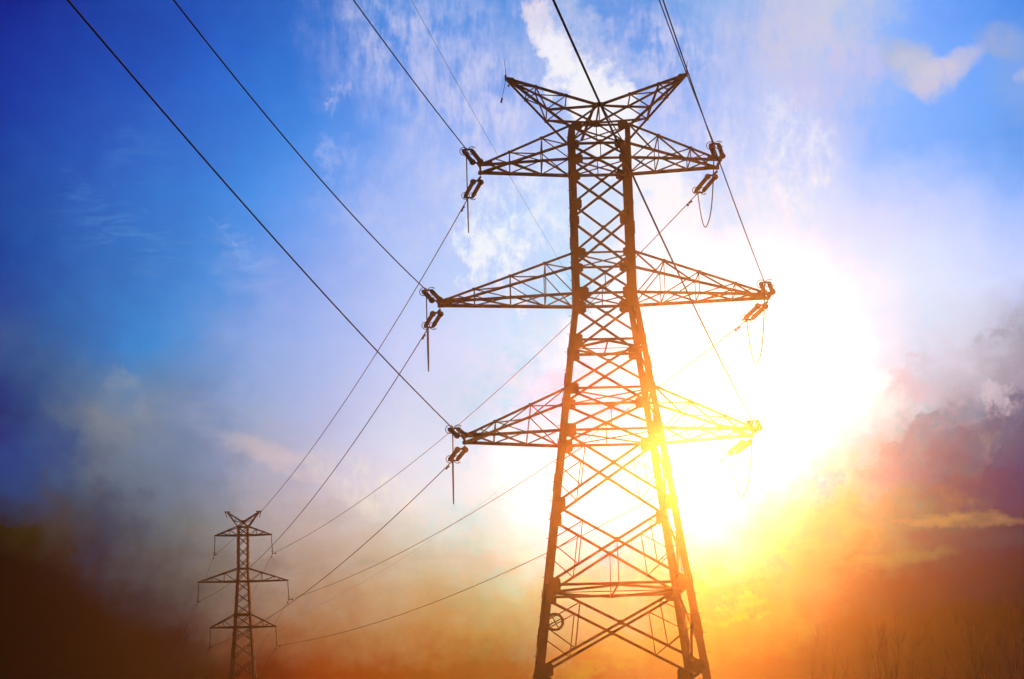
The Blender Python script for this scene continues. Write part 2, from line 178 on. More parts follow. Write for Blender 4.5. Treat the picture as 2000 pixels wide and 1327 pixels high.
def blob(base, x, y, rx, ry, ang, colour, strength, nf=None, namp=0.0, lo=0.0, hi=1.0, pos=None):
    """a cloud: an ellipse (centre, half axes in 1/4021 rad, tilt) whose edge a noise field breaks up"""
    ca, ce = sky_pos(x, y)
    colour = behind(colour, x, y)
    A, E = pos or (AZ, EL)
    dx, dy = g.m('SUBTRACT', A, ca), g.m('SUBTRACT', E, ce)
    c, s = math.cos(R_(ang)), math.sin(R_(ang))
    u = g.m('ADD', g.m('MULTIPLY', dx, c / (rx * PXR)), g.m('MULTIPLY', dy, s / (rx * PXR)))
    v = g.m('ADD', g.m('MULTIPLY', dx, -s / (ry * PXR)), g.m('MULTIPLY', dy, c / (ry * PXR)))
    r2 = g.m('ADD', g.m('MULTIPLY', u, u), g.m('MULTIPLY', v, v))
    w = g.m('SUBTRACT', 1.0, r2)
    if nf is not None: w = g.m('ADD', w, g.m('MULTIPLY', g.m('SUBTRACT', nf, .5), namp))
    w = g.m('MULTIPLY', g.ss(w, lo, hi), strength)
    return g.mix(w, base, colour)
def veil(base, x, y, rx, ry, ang, colour, strength, nf, lo, hi, pos=None):
    """a soft-edged patch of textured cloud: an elliptical envelope times a noise field"""
    ca, ce = sky_pos(x, y)
    colour = behind(colour, x, y)
    A, E = pos or (AZD, ELD)
    dx, dy = g.m('SUBTRACT', A, ca), g.m('SUBTRACT', E, ce)
    c, s = math.cos(R_(ang)), math.sin(R_(ang))
    u = g.m('ADD', g.m('MULTIPLY', dx, c / (rx * PXR)), g.m('MULTIPLY', dy, s / (rx * PXR)))
    v = g.m('ADD', g.m('MULTIPLY', dx, -s / (ry * PXR)), g.m('MULTIPLY', dy, c / (ry * PXR)))
    r2 = g.m('ADD', g.m('MULTIPLY', u, u), g.m('MULTIPLY', v, v))
    w = g.m('MULTIPLY', g.ss(g.m('SUBTRACT', 1.0, r2), 0.0, .95), g.m('MULTIPLY', g.ss(nf, lo, hi), strength))
    return g.mix(w, base, colour)
def lin(r, gg, b, k=1.0):
    f = lambda c: (c / 255 / 12.92 if c <= 10 else ((c / 255 + .055) / 1.055) ** 2.4) * k
    return (f(r), f(gg), f(b))

# fields used by the clouds
def rot(vec, ang, sx, sy, off=0):
    n = nt.nodes.new('ShaderNodeMapping'); n.vector_type = 'POINT'
    g.put(n.inputs[0], vec)
    n.inputs['Location'].default_value = (off, off * 1.7, off * .3)
    n.inputs['Rotation'].default_value = (0, 0, R_(ang)); n.inputs['Scale'].default_value = (sx, sy, 1)
    return n.outputs[0]
# positions pushed about more strongly, for ragged cloud edges
e1 = g.m('SUBTRACT', g.noise(g.addv(P0, (2.7, 3.3, 1.0)), 60, 6, .62), .5)
e2 = g.m('SUBTRACT', g.noise(g.addv(P0, (8.1, 0.4, 3.0)), 60, 6, .62), .5)
AZD, ELD = g.m('ADD', AZ, g.m('MULTIPLY', e1, .05)), g.m('ADD', EL, g.m('MULTIPLY', e2, .05))
SOFT = (g.m('ADD', AZ, g.m('MULTIPLY', e1, .013)), g.m('ADD', EL, g.m('MULTIPLY', e2, .013)))
F_big = g.noise(PW, 30, 6, .55)
F_puff = g.noise(g.addv(P0, (4.0, 1.0, 2.0)), 70, 6, .6, .3)
F_wisp = g.noise(rot(P0, 10, 1.0, .38, 3), 150, 5, .62, .2)
F_fine = g.noise(rot(P0, -20, 1.0, .5, 8), 260, 5, .6, .2)
wis = g.noise(rot(P0, 14, 1.0, .32, 3), 230, 4, .6, .25)
wib = g.noise(g.addv(P0, (6.0, 2.0, 9.0)), 46, 5, .6, .2)
F_cir = g.m('ADD', g.m('MULTIPLY', wis, .45), g.m('MULTIPLY', wib, .55))
wis2 = g.noise(rot(P0, -26, 1.0, .35, 6), 210, 4, .6, .25)
F_cir2 = g.m('ADD', g.m('MULTIPLY', wis2, .40), g.m('MULTIPLY', wib, .60))
cot = g.noise(rot(P0, 6, 1.0, .6, 2), 190, 6, .66, .3)
F_cot = g.m('ADD', g.m('MULTIPLY', cot, .5), g.m('MULTIPLY', wib, .5))
F_flat = g.noise(rot(P0, -6, .28, 1.0, 5), 80, 5, .55, .2)
# thin cirrus flecks over the upper middle
CI = lin(214, 212, 244)
CW = lin(236, 228, 246)
base = veil(base, 800, 70, 260, 230, 0, CI, 0.35, F_cir, 0.34, 0.65)
base = veil(base, 770, 80, 130, 110, -30, CW, 0.52, F_cir, 0.42, 0.71)
base = veil(base, 930, 220, 210, 260, 0, CI, 0.54, F_cir, 0.34, 0.67)
base = veil(base, 960, 230, 120, 150, 0, CW, 0.58, F_cir, 0.44, 0.73)
base = veil(base, 770, 400, 190, 150, 0, CI, 0.31, F_cot, 0.36, 0.69)
base = veil(base, 1020, 420, 190, 150, 0, lin(253, 250, 255), 0.68, F_cot, 0.40, 0.65)
base = veil(base, 928, 500, 42, 100, 4, lin(255, 252, 255), 0.85, F_cot, 0.36, 0.59)
base = veil(base, 990, 490, 38, 110, 4, lin(255, 252, 255), 0.85, F_cot, 0.36, 0.59)
base = veil(base, 1300, 90, 160, 190, 0, CI, 0.35, F_cir2, 0.38, 0.67)
base = veil(base, 1240, 95, 90, 80, 0, CW, 0.46, F_cir2, 0.42, 0.69)
base = veil(base, 1350, 190, 90, 190, 10, CW, 0.58, F_cir2, 0.42, 0.67)
base = veil(base, 1500, 180, 260, 260, 0, lin(206, 206, 246), 0.54, F_cir2, 0.32, 0.65)
base = veil(base, 1500, 330, 170, 200, 0, lin(246, 240, 252), 0.65, F_cir2, 0.39, 0.67)
base = veil(base, 1540, 300, 100, 130, 0, lin(255, 250, 253), 0.77, F_cot, 0.42, 0.67)
base = veil(base, 1590, 45, 210, 110, 12, lin(214, 206, 224), 0.65, F_cir2, 0.32, 0.63)
base = veil(base, 1640, 150, 150, 70, 10, lin(214, 200, 236), 0.58, F_cir2, 0.34, 0.63)
base = veil(base, 660, 315, 40, 50, 0, CW, 0.24, F_cot, 0.38, 0.65)
base = veil(base, 668, 190, 24, 34, 0, CW, 0.36, F_cir, 0.38, 0.65)
# the bright streak leading down to the pylon top
W_ = lin(254, 248, 253)
base = veil(base, 1040, 10, 80, 44, -55, lin(236, 220, 236), .8, F_cot, .30, .56)
base = veil(base, 1066, 62, 100, 44, -62, lin(244, 230, 240), .9, F_cot, .28, .54)
base = veil(base, 1120, 80, 140, 80, -58, lin(204, 206, 241), .8, F_cot, .26, .56)
base = veil(base, 1122, 150, 130, 64, -56, W_, .95, F_cot, .24, .50)
base = veil(base, 1180, 225, 140, 84, -56, W_, 1.0, F_cot, .22, .48)
base = veil(base, 1275, 345, 170, 80, -55, W_, 1.0, F_cot, .26, .50)
# small grey cloud in the top right
F_one = g.m('ADD', g.m('MULTIPLY', F_puff, .5), .30)
base = veil(base, 1772, 112, 74, 42, -20, lin(184, 191, 218), .9, F_one, .36, .62, SOFT)
base = veil(base, 1800, 145, 78, 48, -30, lin(204, 202, 220), .9, F_one, .36, .62, SOFT)
base = veil(base, 1862, 128, 84, 30, 27, lin(200, 196, 224), .85, F_one, .36, .62, SOFT)
base = veil(base, 1830, 152, 64, 40, 28, lin(214, 205, 224), .85, F_one, .36, .62, SOFT)
base = veil(base, 1814, 182, 34, 28, 0, lin(204, 196, 226), .6, F_puff, .36, .62, SOFT)
base = veil(base, 1962, 84, 74, 42, -24, lin(160, 174, 214), .8, F_one, .36, .66, SOFT)
base = veil(base, 1998, 148, 22, 16, 10, lin(196, 196, 226), .7, F_one, .36, .66, SOFT)
# pale wisps high on the left
F_str = g.noise(rot(P0, -38, .22, 1.0, 4), 190, 4, .6, .6)
base = veil(base, 500, 530, 150, 60, -45, lin(158, 176, 236), 0.40, F_str, 0.34, 0.71)
base = veil(base, 470, 490, 110, 14, -55, lin(140, 176, 240), 0.43, F_str, 0.29, 0.65)
base = veil(base, 300, 460, 260, 60, -24, lin(96, 150, 214), 0.36, F_str, 0.42, 0.71)
base = veil(base, 250, 500, 200, 50, -24, lin(92, 140, 206), 0.36, F_str, 0.42, 0.71)
base = veil(base, 280, 280, 90, 110, -60, lin(84, 134, 206), 0.29, F_str, 0.39, 0.71)
base = veil(base, 255, 800, 110, 70, -50, lin(168, 165, 160), 0.42, F_big, 0.36, 0.67)
base = veil(base, 240, 726, 60, 16, -10, lin(122, 146, 180), 0.51, F_flat, 0.34, 0.67)
base = veil(base, 480, 850, 230, 70, -20, lin(196, 178, 184), 0.25, F_flat, 0.34, 0.69, SOFT)
base = veil(base, 560, 900, 170, 34, -22, lin(238, 208, 200), 0.35, F_flat, 0.36, 0.67, SOFT)
base = veil(base, 720, 950, 170, 60, -24, lin(255, 240, 214), 0.54, F_cot, 0.36, 0.67, SOFT)
base = veil(base, 640, 1010, 220, 30, -4, lin(176, 158, 160), 0.42, F_flat, 0.40, 0.71)
base = veil(base, 850, 1110, 260, 70, 4, lin(208, 166, 134), 0.42, F_flat, 0.38, 0.71)
base = veil(base, 460, 1130, 240, 60, -6, lin(118, 88, 76), 0.38, F_flat, 0.40, 0.71)
base = veil(base, 120, 1040, 170, 90, -30, lin(84, 60, 46), 0.51, F_big, 0.36, 0.67)
base = veil(base, 215, 1030, 70, 90, -40, lin(70, 66, 92), 0.51, F_big, 0.30, 0.63)
base = veil(base, 90, 880, 120, 70, -10, lin(44, 66, 132), 0.51, F_big, 0.36, 0.67)
base = veil(base, 130, 760, 160, 70, -30, lin(96, 104, 138), 0.51, F_big, 0.36, 0.67)
# ragged purple-brown bank on the right
base = veil(base, 1640, 655, 120, 34, 14, lin(246, 236, 249), .5, F_big, .40, .62)
base = veil(base, 1850, 715, 150, 46, 22, lin(214, 192, 204), .75, F_big, .34, .58)
base = veil(base, 1960, 690, 90, 60, 24, lin(176, 160, 172), .7, F_big, .34, .58)
base = veil(base, 1830, 760, 70, 34, 20, lin(222, 198, 206), .6, F_cot, .38, .62)
base = veil(base, 1965, 770, 70, 24, 30, lin(226, 206, 214), .55, F_cot, .40, .60)
base = veil(base, 1960, 830, 110, 44, 22, lin(132, 106, 128), .8, F_cot, .32, .54)
base = veil(base, 1820, 838, 110, 34, 26, lin(178, 142, 146), .8, F_cot, .32, .54)
base = veil(base, 1750, 905, 90, 42, 38, lin(192, 140, 122), .75, F_cot, .30, .54)
base = veil(base, 1850, 900, 150, 54, 12, lin(166, 122, 122), .75, F_big, .34, .56)
base = veil(base, 1930, 880, 40, 34, 70, lin(178, 150, 138), .5, F_cot, .40, .60)
base = veil(base, 1950, 955, 170, 46, 4, lin(112, 74, 90), .75, F_cot, .30, .54)
base = veil(base, 1770, 985, 140, 30, 8, lin(190, 138, 100), .5, F_cot, .34, .60)
base = veil(base, 1890, 1016, 150, 18, -2, lin(226, 164, 92), 0.54, F_flat, .26, .52, SOFT)
base = veil(base, 1910, 1050, 180, 26, -3, lin(138, 86, 74), .8, F_flat, .26, .50, SOFT)
base = veil(base, 1740, 1092, 150, 16, 4, lin(230, 170, 84), 0.36, F_flat, .30, .58, SOFT)
base = veil(base, 1560, 950, 110, 60, 30, lin(255, 254, 180), .4, F_cot, .42, .64)
base = veil(base, 1620, 1030, 110, 40, 26, lin(232, 190, 112), .4, F_flat, .36, .62)
base = veil(base, 1960, 1130, 120, 50, -8, lin(96, 38, 40), .5, F_big, .34, .58)
# lit flecks low in the middle
base = veil(base, 1415, 1195, 110, 26, 8, lin(248, 228, 60), 0.29, F_flat, .34, .62)
base = veil(base, 1170, 1290, 170, 40, 12, lin(228, 160, 48), 0.44, F_flat, .38, .62)
base = veil(base, 1090, 1240, 110, 90, 30, lin(190, 146, 102), .5, F_big, .40, .62)
base = veil(base, 1190, 1200, 150, 50, 0, lin(204, 158, 112), .4, F_flat, .42, .64)
base = veil(base, 1100, 765, 160, 70, 20, lin(232, 212, 210), .65, F_big, .36, .56)

# sky far from this part of it: the Nishita sky
nis = nt.nodes.new('ShaderNodeTexSky')
nis.sky_type = 'NISHITA'
nis.sun_disc = False
nis.sun_elevation = SUN_EL
nis.sun_rotation = SUN_AZ
nis.air_density, nis.dust_density, nis.ozone_density = 1.2, 1.5, 2.0
nisc = g.scale(nis.outputs[0], 0.05)
away = g.m('MAXIMUM', g.ss(g.m('ABSOLUTE', AZ), R_(20), R_(45)), g.ss(EL, R_(26), R_(50)))
base = g.mix(away, base, nisc)
bg = nt.nodes.new('ShaderNodeBackground')
nt.links.new(base, bg.inputs[0])
bg.inputs[1].default_value = 1.0
wo = nt.nodes.new('ShaderNodeOutputWorld')
nt.links.new(bg.outputs[0], wo.inputs[0])

# ------------------------------------------------------------------ materials
def material(name, c1, c2, scale, rough=.6, metal=0.0, bump=.0):
    mt = bpy.data.materials.new(name); mt.use_nodes = True
    t = mt.node_tree; h = G(t)
    b = t.nodes['Principled BSDF']
    tcn = t.nodes.new('ShaderNodeTexCoord')
    nf = h.noise(tcn.outputs['Object'], scale, 6, .65)
    f = h.ss(nf, .35, .65)
    t.links.new(h.mix(f, c1, c2), b.inputs['Base Color'])
    rr = h.m('ADD', h.m('MULTIPLY', nf, .3), rough - .15)
    t.links.new(rr, b.inputs['Roughness'])
    b.inputs['Metallic'].default_value = metal
    if bump:
        bn = t.nodes.new('ShaderNodeBump'); bn.inputs['Strength'].default_value = bump
        t.links.new(nf, bn.inputs['Height']); t.links.new(bn.outputs[0], b.inputs['Normal'])
    return mt
M_STEEL = material('weathered_steel', (.020, .012, .008), (.040, .026, .018), 2.0, .8, 0.0)
M_FAR = material('dark_steel', (.022, .017, .013), (.036, .028, .022), 3.0, .85, 0.0)
M_GLAZE = material('brown_glaze', (.030, .014, .009), (.045, .02, .012), 9.0, .5)
M_WIRE = material('aged_conductor', (.03, .024, .02), (.05, .042, .036), 20.0, .8, .0)
M_BARK = material('dark_bark', (.04, .03, .02), (.08, .055, .035), 6.0, .9, 0, .3)
M_GROUND = material('dry_field', (.05, .04, .022), (.10, .085, .05), .35, .95, 0, .4)
M_CONC = material('concrete', (.25, .24, .22), (.36, .35, .33), 5.0, .9)

# ------------------------------------------------------------------ mesh helpers
class MB:
    def __init__(s): s.v = []; s.f = []
    def prism(s, a, b, prof, X, Y, caps=True):
        n = len(prof); i0 = len(s.v)
        for P in (a, b):
            for (x, y) in prof: s.v.append(P + X * x + Y * y)
        for i in range(n):
            j = (i + 1) % n
            s.f.append((i0 + i, i0 + j, i0 + n + j, i0 + n + i))
        if caps:
            s.f.append(tuple(i0 + i for i in range(n - 1, -1, -1))); s.f.append(tuple(i0 + n + i for i in range(n)))
        return s
    def angle(s, a, b, w, nrm, t=None, off=0.0, flip=1):
        """an L-section steel angle: one flange in the face plane, one turned inwards"""
        a, b = Vector(a), Vector(b); d = (b - a).normalized()
        Y = Vector(nrm); Y = (Y - d * Y.dot(d)).normalized(); X = d.cross(Y) * flip
        t = t or max(.010, w * .11)
        pr = [(-w / 2, 0), (w / 2, 0), (w / 2, -t), (-w / 2 + t, -t), (-w / 2 + t, -w), (-w / 2, -w)]
        if flip > 0: pr = pr[::-1]
        return s.prism(a + Y * off, b + Y * off, pr, X, Y)
    def box(s, a, b, w, h, nrm):
        a, b = Vector(a), Vector(b); d = (b - a).normalized()
        Y = Vector(nrm); Y = (Y - d * Y.dot(d)).normalized(); X = d.cross(Y)
        return s.prism(a, b, [(w / 2, -h / 2), (-w / 2, -h / 2), (-w / 2, h / 2), (w / 2, h / 2)][::-1], X, Y)
    def plate(s, c, X, Y, pts, t):
        """flat polygon plate; X, Y in-plane axes"""
        N = X.cross(Y).normalized()
        return s.prism(c - N * t / 2, c + N * t / 2, pts, X, Y)
    def tube(s, pts, rads, n=6, caps=True):
        pts = [Vector(p) for p in pts]
        if not hasattr(rads, '__len__'): rads = [rads] * len(pts)
        i0 = len(s.v); ref = None
        for i, p in enumerate(pts):
            d = (pts[min(i + 1, len(pts) - 1)] - pts[max(i - 1, 0)]).normalized()
            if ref is None: ref = d.orthogonal().normalized()
            ref = (ref - d * ref.dot(d)).normalized(); o = d.cross(ref)
            for k in range(n):
                an = 2 * math.pi * k / n
                s.v.append(p + (ref * math.cos(an) + o * math.sin(an)) * rads[i])
        for i in range(len(pts) - 1):
            for k in range(n):
                a = i0 + i * n + k; b = i0 + i * n + (k + 1) % n
                s.f.append((a, b, b + n, a + n))
        if caps:
            s.f.append(tuple(i0 + k for k in range(n - 1, -1, -1)))
            s.f.append(tuple(i0 + (len(pts) - 1) * n + k for k in range(n)))
        return s
    def build(s, name, mat, parent=None, smooth=False, origin=None):
        me = bpy.data.meshes.new(name)
        o3 = Vector(origin) if origin is not None else Vector((0, 0, 0))
        me.from_pydata([tuple(v - o3) for v in s.v], [], s.f)
        me.materials.append(mat)
        if smooth: me.polygons.foreach_set('use_smooth', [True] * len(me.polygons))
        me.update()
        o = bpy.data.objects.new(name, me); col.objects.link(o)
        o.location = o3
        if parent: o.parent = parent
        return o
def empty(name, loc=(0, 0, 0), rz=0.0, parent=None):
    o = bpy.data.objects.new(name, None); col.objects.link(o)
    o.location = loc; o.rotation_euler = (0, 0, rz); o.empty_display_size = .5
    if parent: o.parent = parent
    return o
def tag(o, label=None, cat=None, group=None, kind=None):
    for k, v in (('label', label), ('category', cat), ('group', group), ('kind', kind)):
        if v: o[k] = v
    return o
V = Vector

# ------------------------------------------------------------------ ground and haze
gm = MB(); n = 40
gx0, gx1, gy0, gy1 = -51.0, 24.0, -79.0, 274.0
for j in range(n + 1):
    for i in range(n + 1):
        gm.v.append(V((gx0 + (gx1 - gx0) * i / n, gy0 + (gy1 - gy0) * j / n, 0)))
for j in range(n):
    for i in range(n):
        a = j * (n + 1) + i; gm.f.append((a, a + 1, a + n + 2, a + n + 1))
tag(gm.build('ground', M_GROUND), kind='structure')

hb = MB(); lo, hi = V((-52, -80, -1.0)), V((25, 275, 38.5))
for z in (lo.z, hi.z):
    for x, y in ((lo.x, lo.y), (hi.x, lo.y), (hi.x, hi.y), (lo.x, hi.y)): hb.v.append(V((x, y, z)))
hb.f = [(3, 2, 1, 0), (4, 5, 6, 7), (0, 1, 5, 4), (1, 2, 6, 5), (2, 3, 7, 6), (3, 0, 4, 7)]
M_HAZE = bpy.data.materials.new('pale_haze'); M_HAZE.use_nodes = True
t = M_HAZE.node_tree; t.nodes.clear()
pv = t.nodes.new('ShaderNodeVolumePrincipled'); mo = t.nodes.new('ShaderNodeOutputMaterial')
pv.inputs['Color'].default_value = (0.98, 0.76, 0.4, 1)
pv.inputs['Density'].default_value = 0.0002
pv.inputs['Anisotropy'].default_value = 0.962
t.links.new(pv.outputs[0], mo.inputs['Volume'])
tag(hb.build('haze', M_HAZE), kind='stuff')

# ------------------------------------------------------------------ lattice building blocks
def quad_gusset(mb, c, N, up, along, w, h, t=.014):
    """chamfered gusset plate centred on c lying in the plane with normal N"""
    Y = V(up).normalized(); X = V(along); X = (X - Y * X.dot(Y)).normalized()
    k = .28
    pts = [(-w / 2, -h / 2 * (1 - k)), (-w / 2 * .5, -h / 2), (w / 2 * .6, -h / 2), (w / 2, -h / 2 * (1 - k)),
           (w / 2, h / 2 * (1 - k)), (w / 2 * .6, h / 2), (-w / 2 * .5, h / 2), (-w / 2, h / 2 * (1 - k))]
    Nn = X.cross(Y)
    if Nn.dot(V(N)) < 0: X = -X; pts = [(-a, b) for a, b in pts][::-1]; 
    mb.plate(V(c), X, Y, pts, t)

FACES = [  # corner signs (x,y) a -> b, outward normal
    ((-1, -1), (1, -1), V((0, -1, 0))),
    ((1, -1), (1, 1), V((1, 0, 0))),
    ((1, 1), (-1, 1), V((0, 1, 0))),
    ((-1, 1), (-1, -1), V((-1, 0, 0)))]

def body(T, wf, levels, mat, sizes):
    """levels: list of (z, options); panels of X-bracing between them"""
    P = lambda c, z: V((c[0] * wf(z), c[1] * wf(z), z))
    zs = [l[0] for l in levels]
    gs = []
    # legs
    legs = []
    for c in ((-1, -1), (1, -1), (1, 1), (-1, 1)):
        mb = MB()
        for i in range(len(zs) - 1):
            a, b = P(c, zs[i]), P(c, zs[i + 1])
            lw = sizes['leg'](.5 * (zs[i] + zs[i + 1])); tt = lw * .12
            # corner section: two flanges meeting at the outer corner
            sx, sy = -c[0], -c[1]
            pr = [(0, 0), (sx * lw, 0), (sx * lw, sy * tt), (sx * tt, sy * tt), (sx * tt, sy * lw), (0, sy * lw)]
            if sx * sy < 0: pr = pr[::-1]
            mb.prism(b, a, pr, V((1, 0, 0)), V((0, 1, 0)))
            if i in sizes.get('splice', ()):      # bolted splice: cover angle over the joint
                m0 = a.lerp(b, .38); m1 = a.lerp(b, .62)
                k = V((c[0], c[1], 0)) * .03
                l2 = lw * 1.05
                pr2 = [(0, 0), (sx * l2, 0), (sx * l2, sy * .03), (sx * .03, sy * .03), (sx * .03, sy * l2), (0, sy * l2)]
                if sx * sy < 0: pr2 = pr2[::-1]
                mb.prism(m1 + k, m0 + k, pr2, V((1, 0, 0)), V((0, 1, 0)))
        legs.append(mb.build('leg', mat, T))
    # panels
    for i in range(len(zs) - 1):
        z0, z1 = zs[i], zs[i + 1]; o = levels[i][1]
        dw = o.get('dw', sizes['diag'])
        for fi, (ca, cb, N) in enumerate(FACES):
            mb = MB()
            a0, b0, a1, b1 = P(ca, z0), P(cb, z0), P(ca, z1), P(cb, z1)
            mb.angle(a0, b1, dw, N, off=.004)
            mb.angle(b0, a1, dw, N, off=-.004 - dw * .11, flip=-1)
            mid = (a0 + b1) / 2
            # exact crossing
            wa, wb = (a0 - b0).length, (a1 - b1).length
            tcx = wa / (wa + wb); X = a0.lerp(b1, tcx)
            quad_gusset(mb, X + N * .02, N, (0, 0, 1), b0 - a0, dw * 1.9, dw * 1.9, .01)
            if o.get('hang'):
                m1 = (a1 + b1) / 2
                mb.angle(X - N * .03, m1 - N * .03, .045, N)
            if o.get('sub'):
                sw = sizes['sub']
                for (p0, p1, q) in ((a0, a1, 0), (b0, b1, 1)):
                    # leg mid, quarter points of the two half diagonals
                    legm = p0.lerp(p1, tcx * .98)
                    A = p0.lerp(X, .46); Bq = p1.lerp(X, .46)
                    k = -N * (.03 + dw * .11)
                    mb.angle(A + k, legm + k, sw, N)
                    mb.angle(Bq + k, legm + k, sw, N)
                    mb.angle(A + k * 1.4, Bq + k * 1.4, sw, N)
            pn = mb.build('bracing_panel', mat, T)
            for (c_, p, s_) in ((ca, a0, 1), (cb, b0, -1)):
                gw, gh = o.get("gus", (.3, .38)) or (0, 0)
                if gw:
                    gb = MB(); al = (b0 - a0).normalized() * s_
                    quad_gusset(gb, p + al * (sizes['leg'](z0) * .7 + gw * .38) + N * .012, N, (0, 0, 1), al * s_, gw, gh)
                    gb.build('gusset_plate', mat, pn)
    # horizontal frames with diaphragm
    for z, o in levels:
        h = o.get('hor')
        if not h: continue
        mb = MB()
        for (ca, cb, N) in FACES:
            a, b = P(ca, z), P(cb, z)
            mb.angle(a, b, o.get('hw', .11), N, off=.016)
        if 'X' in h:
            c = [P(k, z) for k in ((-1, -1), (1, -1), (1, 1), (-1, 1))]
            mb.angle(c[0], c[2], .065, (0, 0, 1), off=-.01); mb.angle(c[1], c[3], .065, (0, 0, 1), off=-.03)
        if 'D' in h:
            mids = [(P(a, z) + P(b, z)) / 2 for a, b, N in FACES]
            for k in range(4): mb.angle(mids[k], mids[(k + 1) % 4], .115, (0, 0, 1), off=-.012)
            mb.angle(mids[0], mids[2], .09, (0, 0, 1), off=-.03)
            mb.angle(mids[1], mids[3], .045, (0, 0, 1), off=-.05)
        mb.build('horizontal_frame', mat, T)
    return legs

def crossarm(T, s, wf, zt, zb, a, th, ztip, fr, mat, top='single', name='crossarm', cw=(.13, .105), bw=.06, overhang=.12, bx=True, vw=.045, tk=1.0):
    """four-chord tapering arm. s = side; tips front/back at lateral a, depth +-th"""
    RTp = {}; 
    for d in (-1, 1):
        wt, wb = wf(zt), wf(zb)
        RTp[('t', d)] = V((s * wt, d * wt, zt)); RTp[('b', d)] = V((s * wb, d * wb, zb))
        RTp[('e', d)] = V((s * a, d * th, ztip))
    mb = MB()
    node = lambda k, d, f: RTp[(k, d)].lerp(RTp[('e', d)], f)
    fs = [0] + list(fr)
    for d in (-1, 1):
        N = V((0, d, 0))
        for i, f in enumerate(fs):
            if i:
                mb.angle(node('t', d, f), node('b', d, f), vw, N, off=-.02)
                mb.angle(node('t', d, f), node('b', d, fs[i - 1]), bw * .85, N, off=-.035)
        # last bay diagonal
        if len(fr): mb.angle(node('b', d, fs[-1]), node('t', d, min(.97, fs[-1] + (1 - fs[-1]) * .5)), bw * .7, N, off=-.035)
    U = V((0, 0, 1))
    ends = fs + [.93]
    for i in range(len(ends) - 1):
        f0, f1 = ends[i], ends[i + 1]
        # bottom face
        if bx:
            mb.angle(node('b', -1, f0), node('b', 1, f1), bw * 1.1, -U, off=-.012)
            mb.angle(node('b', 1, f0), node('b', -1, f1), bw * 1.1, -U, off=-.026, flip=-1)
        else:
            mb.angle(node('b', -1 if i % 2 else 1, f0), node('b', 1 if i % 2 else -1, f1), bw, -U, off=-.012)
        if i: mb.angle(node('b', -1, f0), node('b', 1, f0), bw, -U, off=-.04)
        # top face
        if i: mb.angle(node('t', -1, f0), node('t', 1, f0), bw, U, off=-.04)
        if top == 'x':
            mb.angle(node('t', -1, f0), node('t', 1, f1), bw, U, off=-.012); mb.angle(node('t', 1, f0), node('t', -1, f1), bw, U, off=-.026)
        elif i + 1 < len(ends):
            if s < 0: mb.angle(node('t', 1, f0), node('t', -1, f1), bw, U, off=-.012)
            else: mb.angle(node('t', -1, f0), node('t', 1, f1), bw, U, off=-.012)
    A = mb.build(name, mat, T)
    for d in (-1, 1):
        e = RTp[('e', d)]
        for k, w_ in (('b', cw[0]), ('t', cw[1])):
            c = MB(); st = RTp[(k, d)]; dd = (e - st).normalized()
            c.angle(st, e + (dd * overhang if k == 'b' else dd * -.05), w_, V((0, d, 0)), off=.008 if k == 'b' else .004, flip=-s * d)
            for f in fr: quad_gusset(c, node(k, d, f) + V((0, d * .02, 0)), (0, d, 0), (0, 0, 1), (1, 0, 0), .18 * cw[0] / .13, .13 * cw[0] / .13, .01)
            c.build('chord', mat, A)
    tp = MB()
    for d in (-1, 1):
        e = RTp[('e', d)]
        L = .62 * tk
        root = RTp[('b', d)]; rt = RTp[('t', d)]
        slope = (rt.z - ztip) / abs(rt.x - e.x)
        # triangular web plate filling the tip between the two chords
        pts = [(.10 * tk, -.09 * tk), (.10 * tk, .07 * tk), (0, .10 * tk), (-L, .07 * tk + slope * L), (-L, -.07 * tk)]
        pts = [(-s * -x, y) for x, y in pts]
        X = V((1, 0, 0)); Y = U
        if s > 0: pts = pts[::-1]
        tp.plate(e + V((0, d * .022, 0)), X, Y, pts, .016)
        # link plate for the insulators
        tp.plate(e + V((0, d * .06, -.10)), V((0, 1, 0)), Y, [(-.09 * tk, -.10 * tk), (.09 * tk, -.10 * tk), (.11 * tk, .08 * tk), (-.11 * tk, .08 * tk)], .03 * tk)
    tp.box(RTp[('e', -1)], RTp[('e', 1)], .11, .10, (0, 0, 1))
    tp.build('tip_plate', mat, A)
    return A

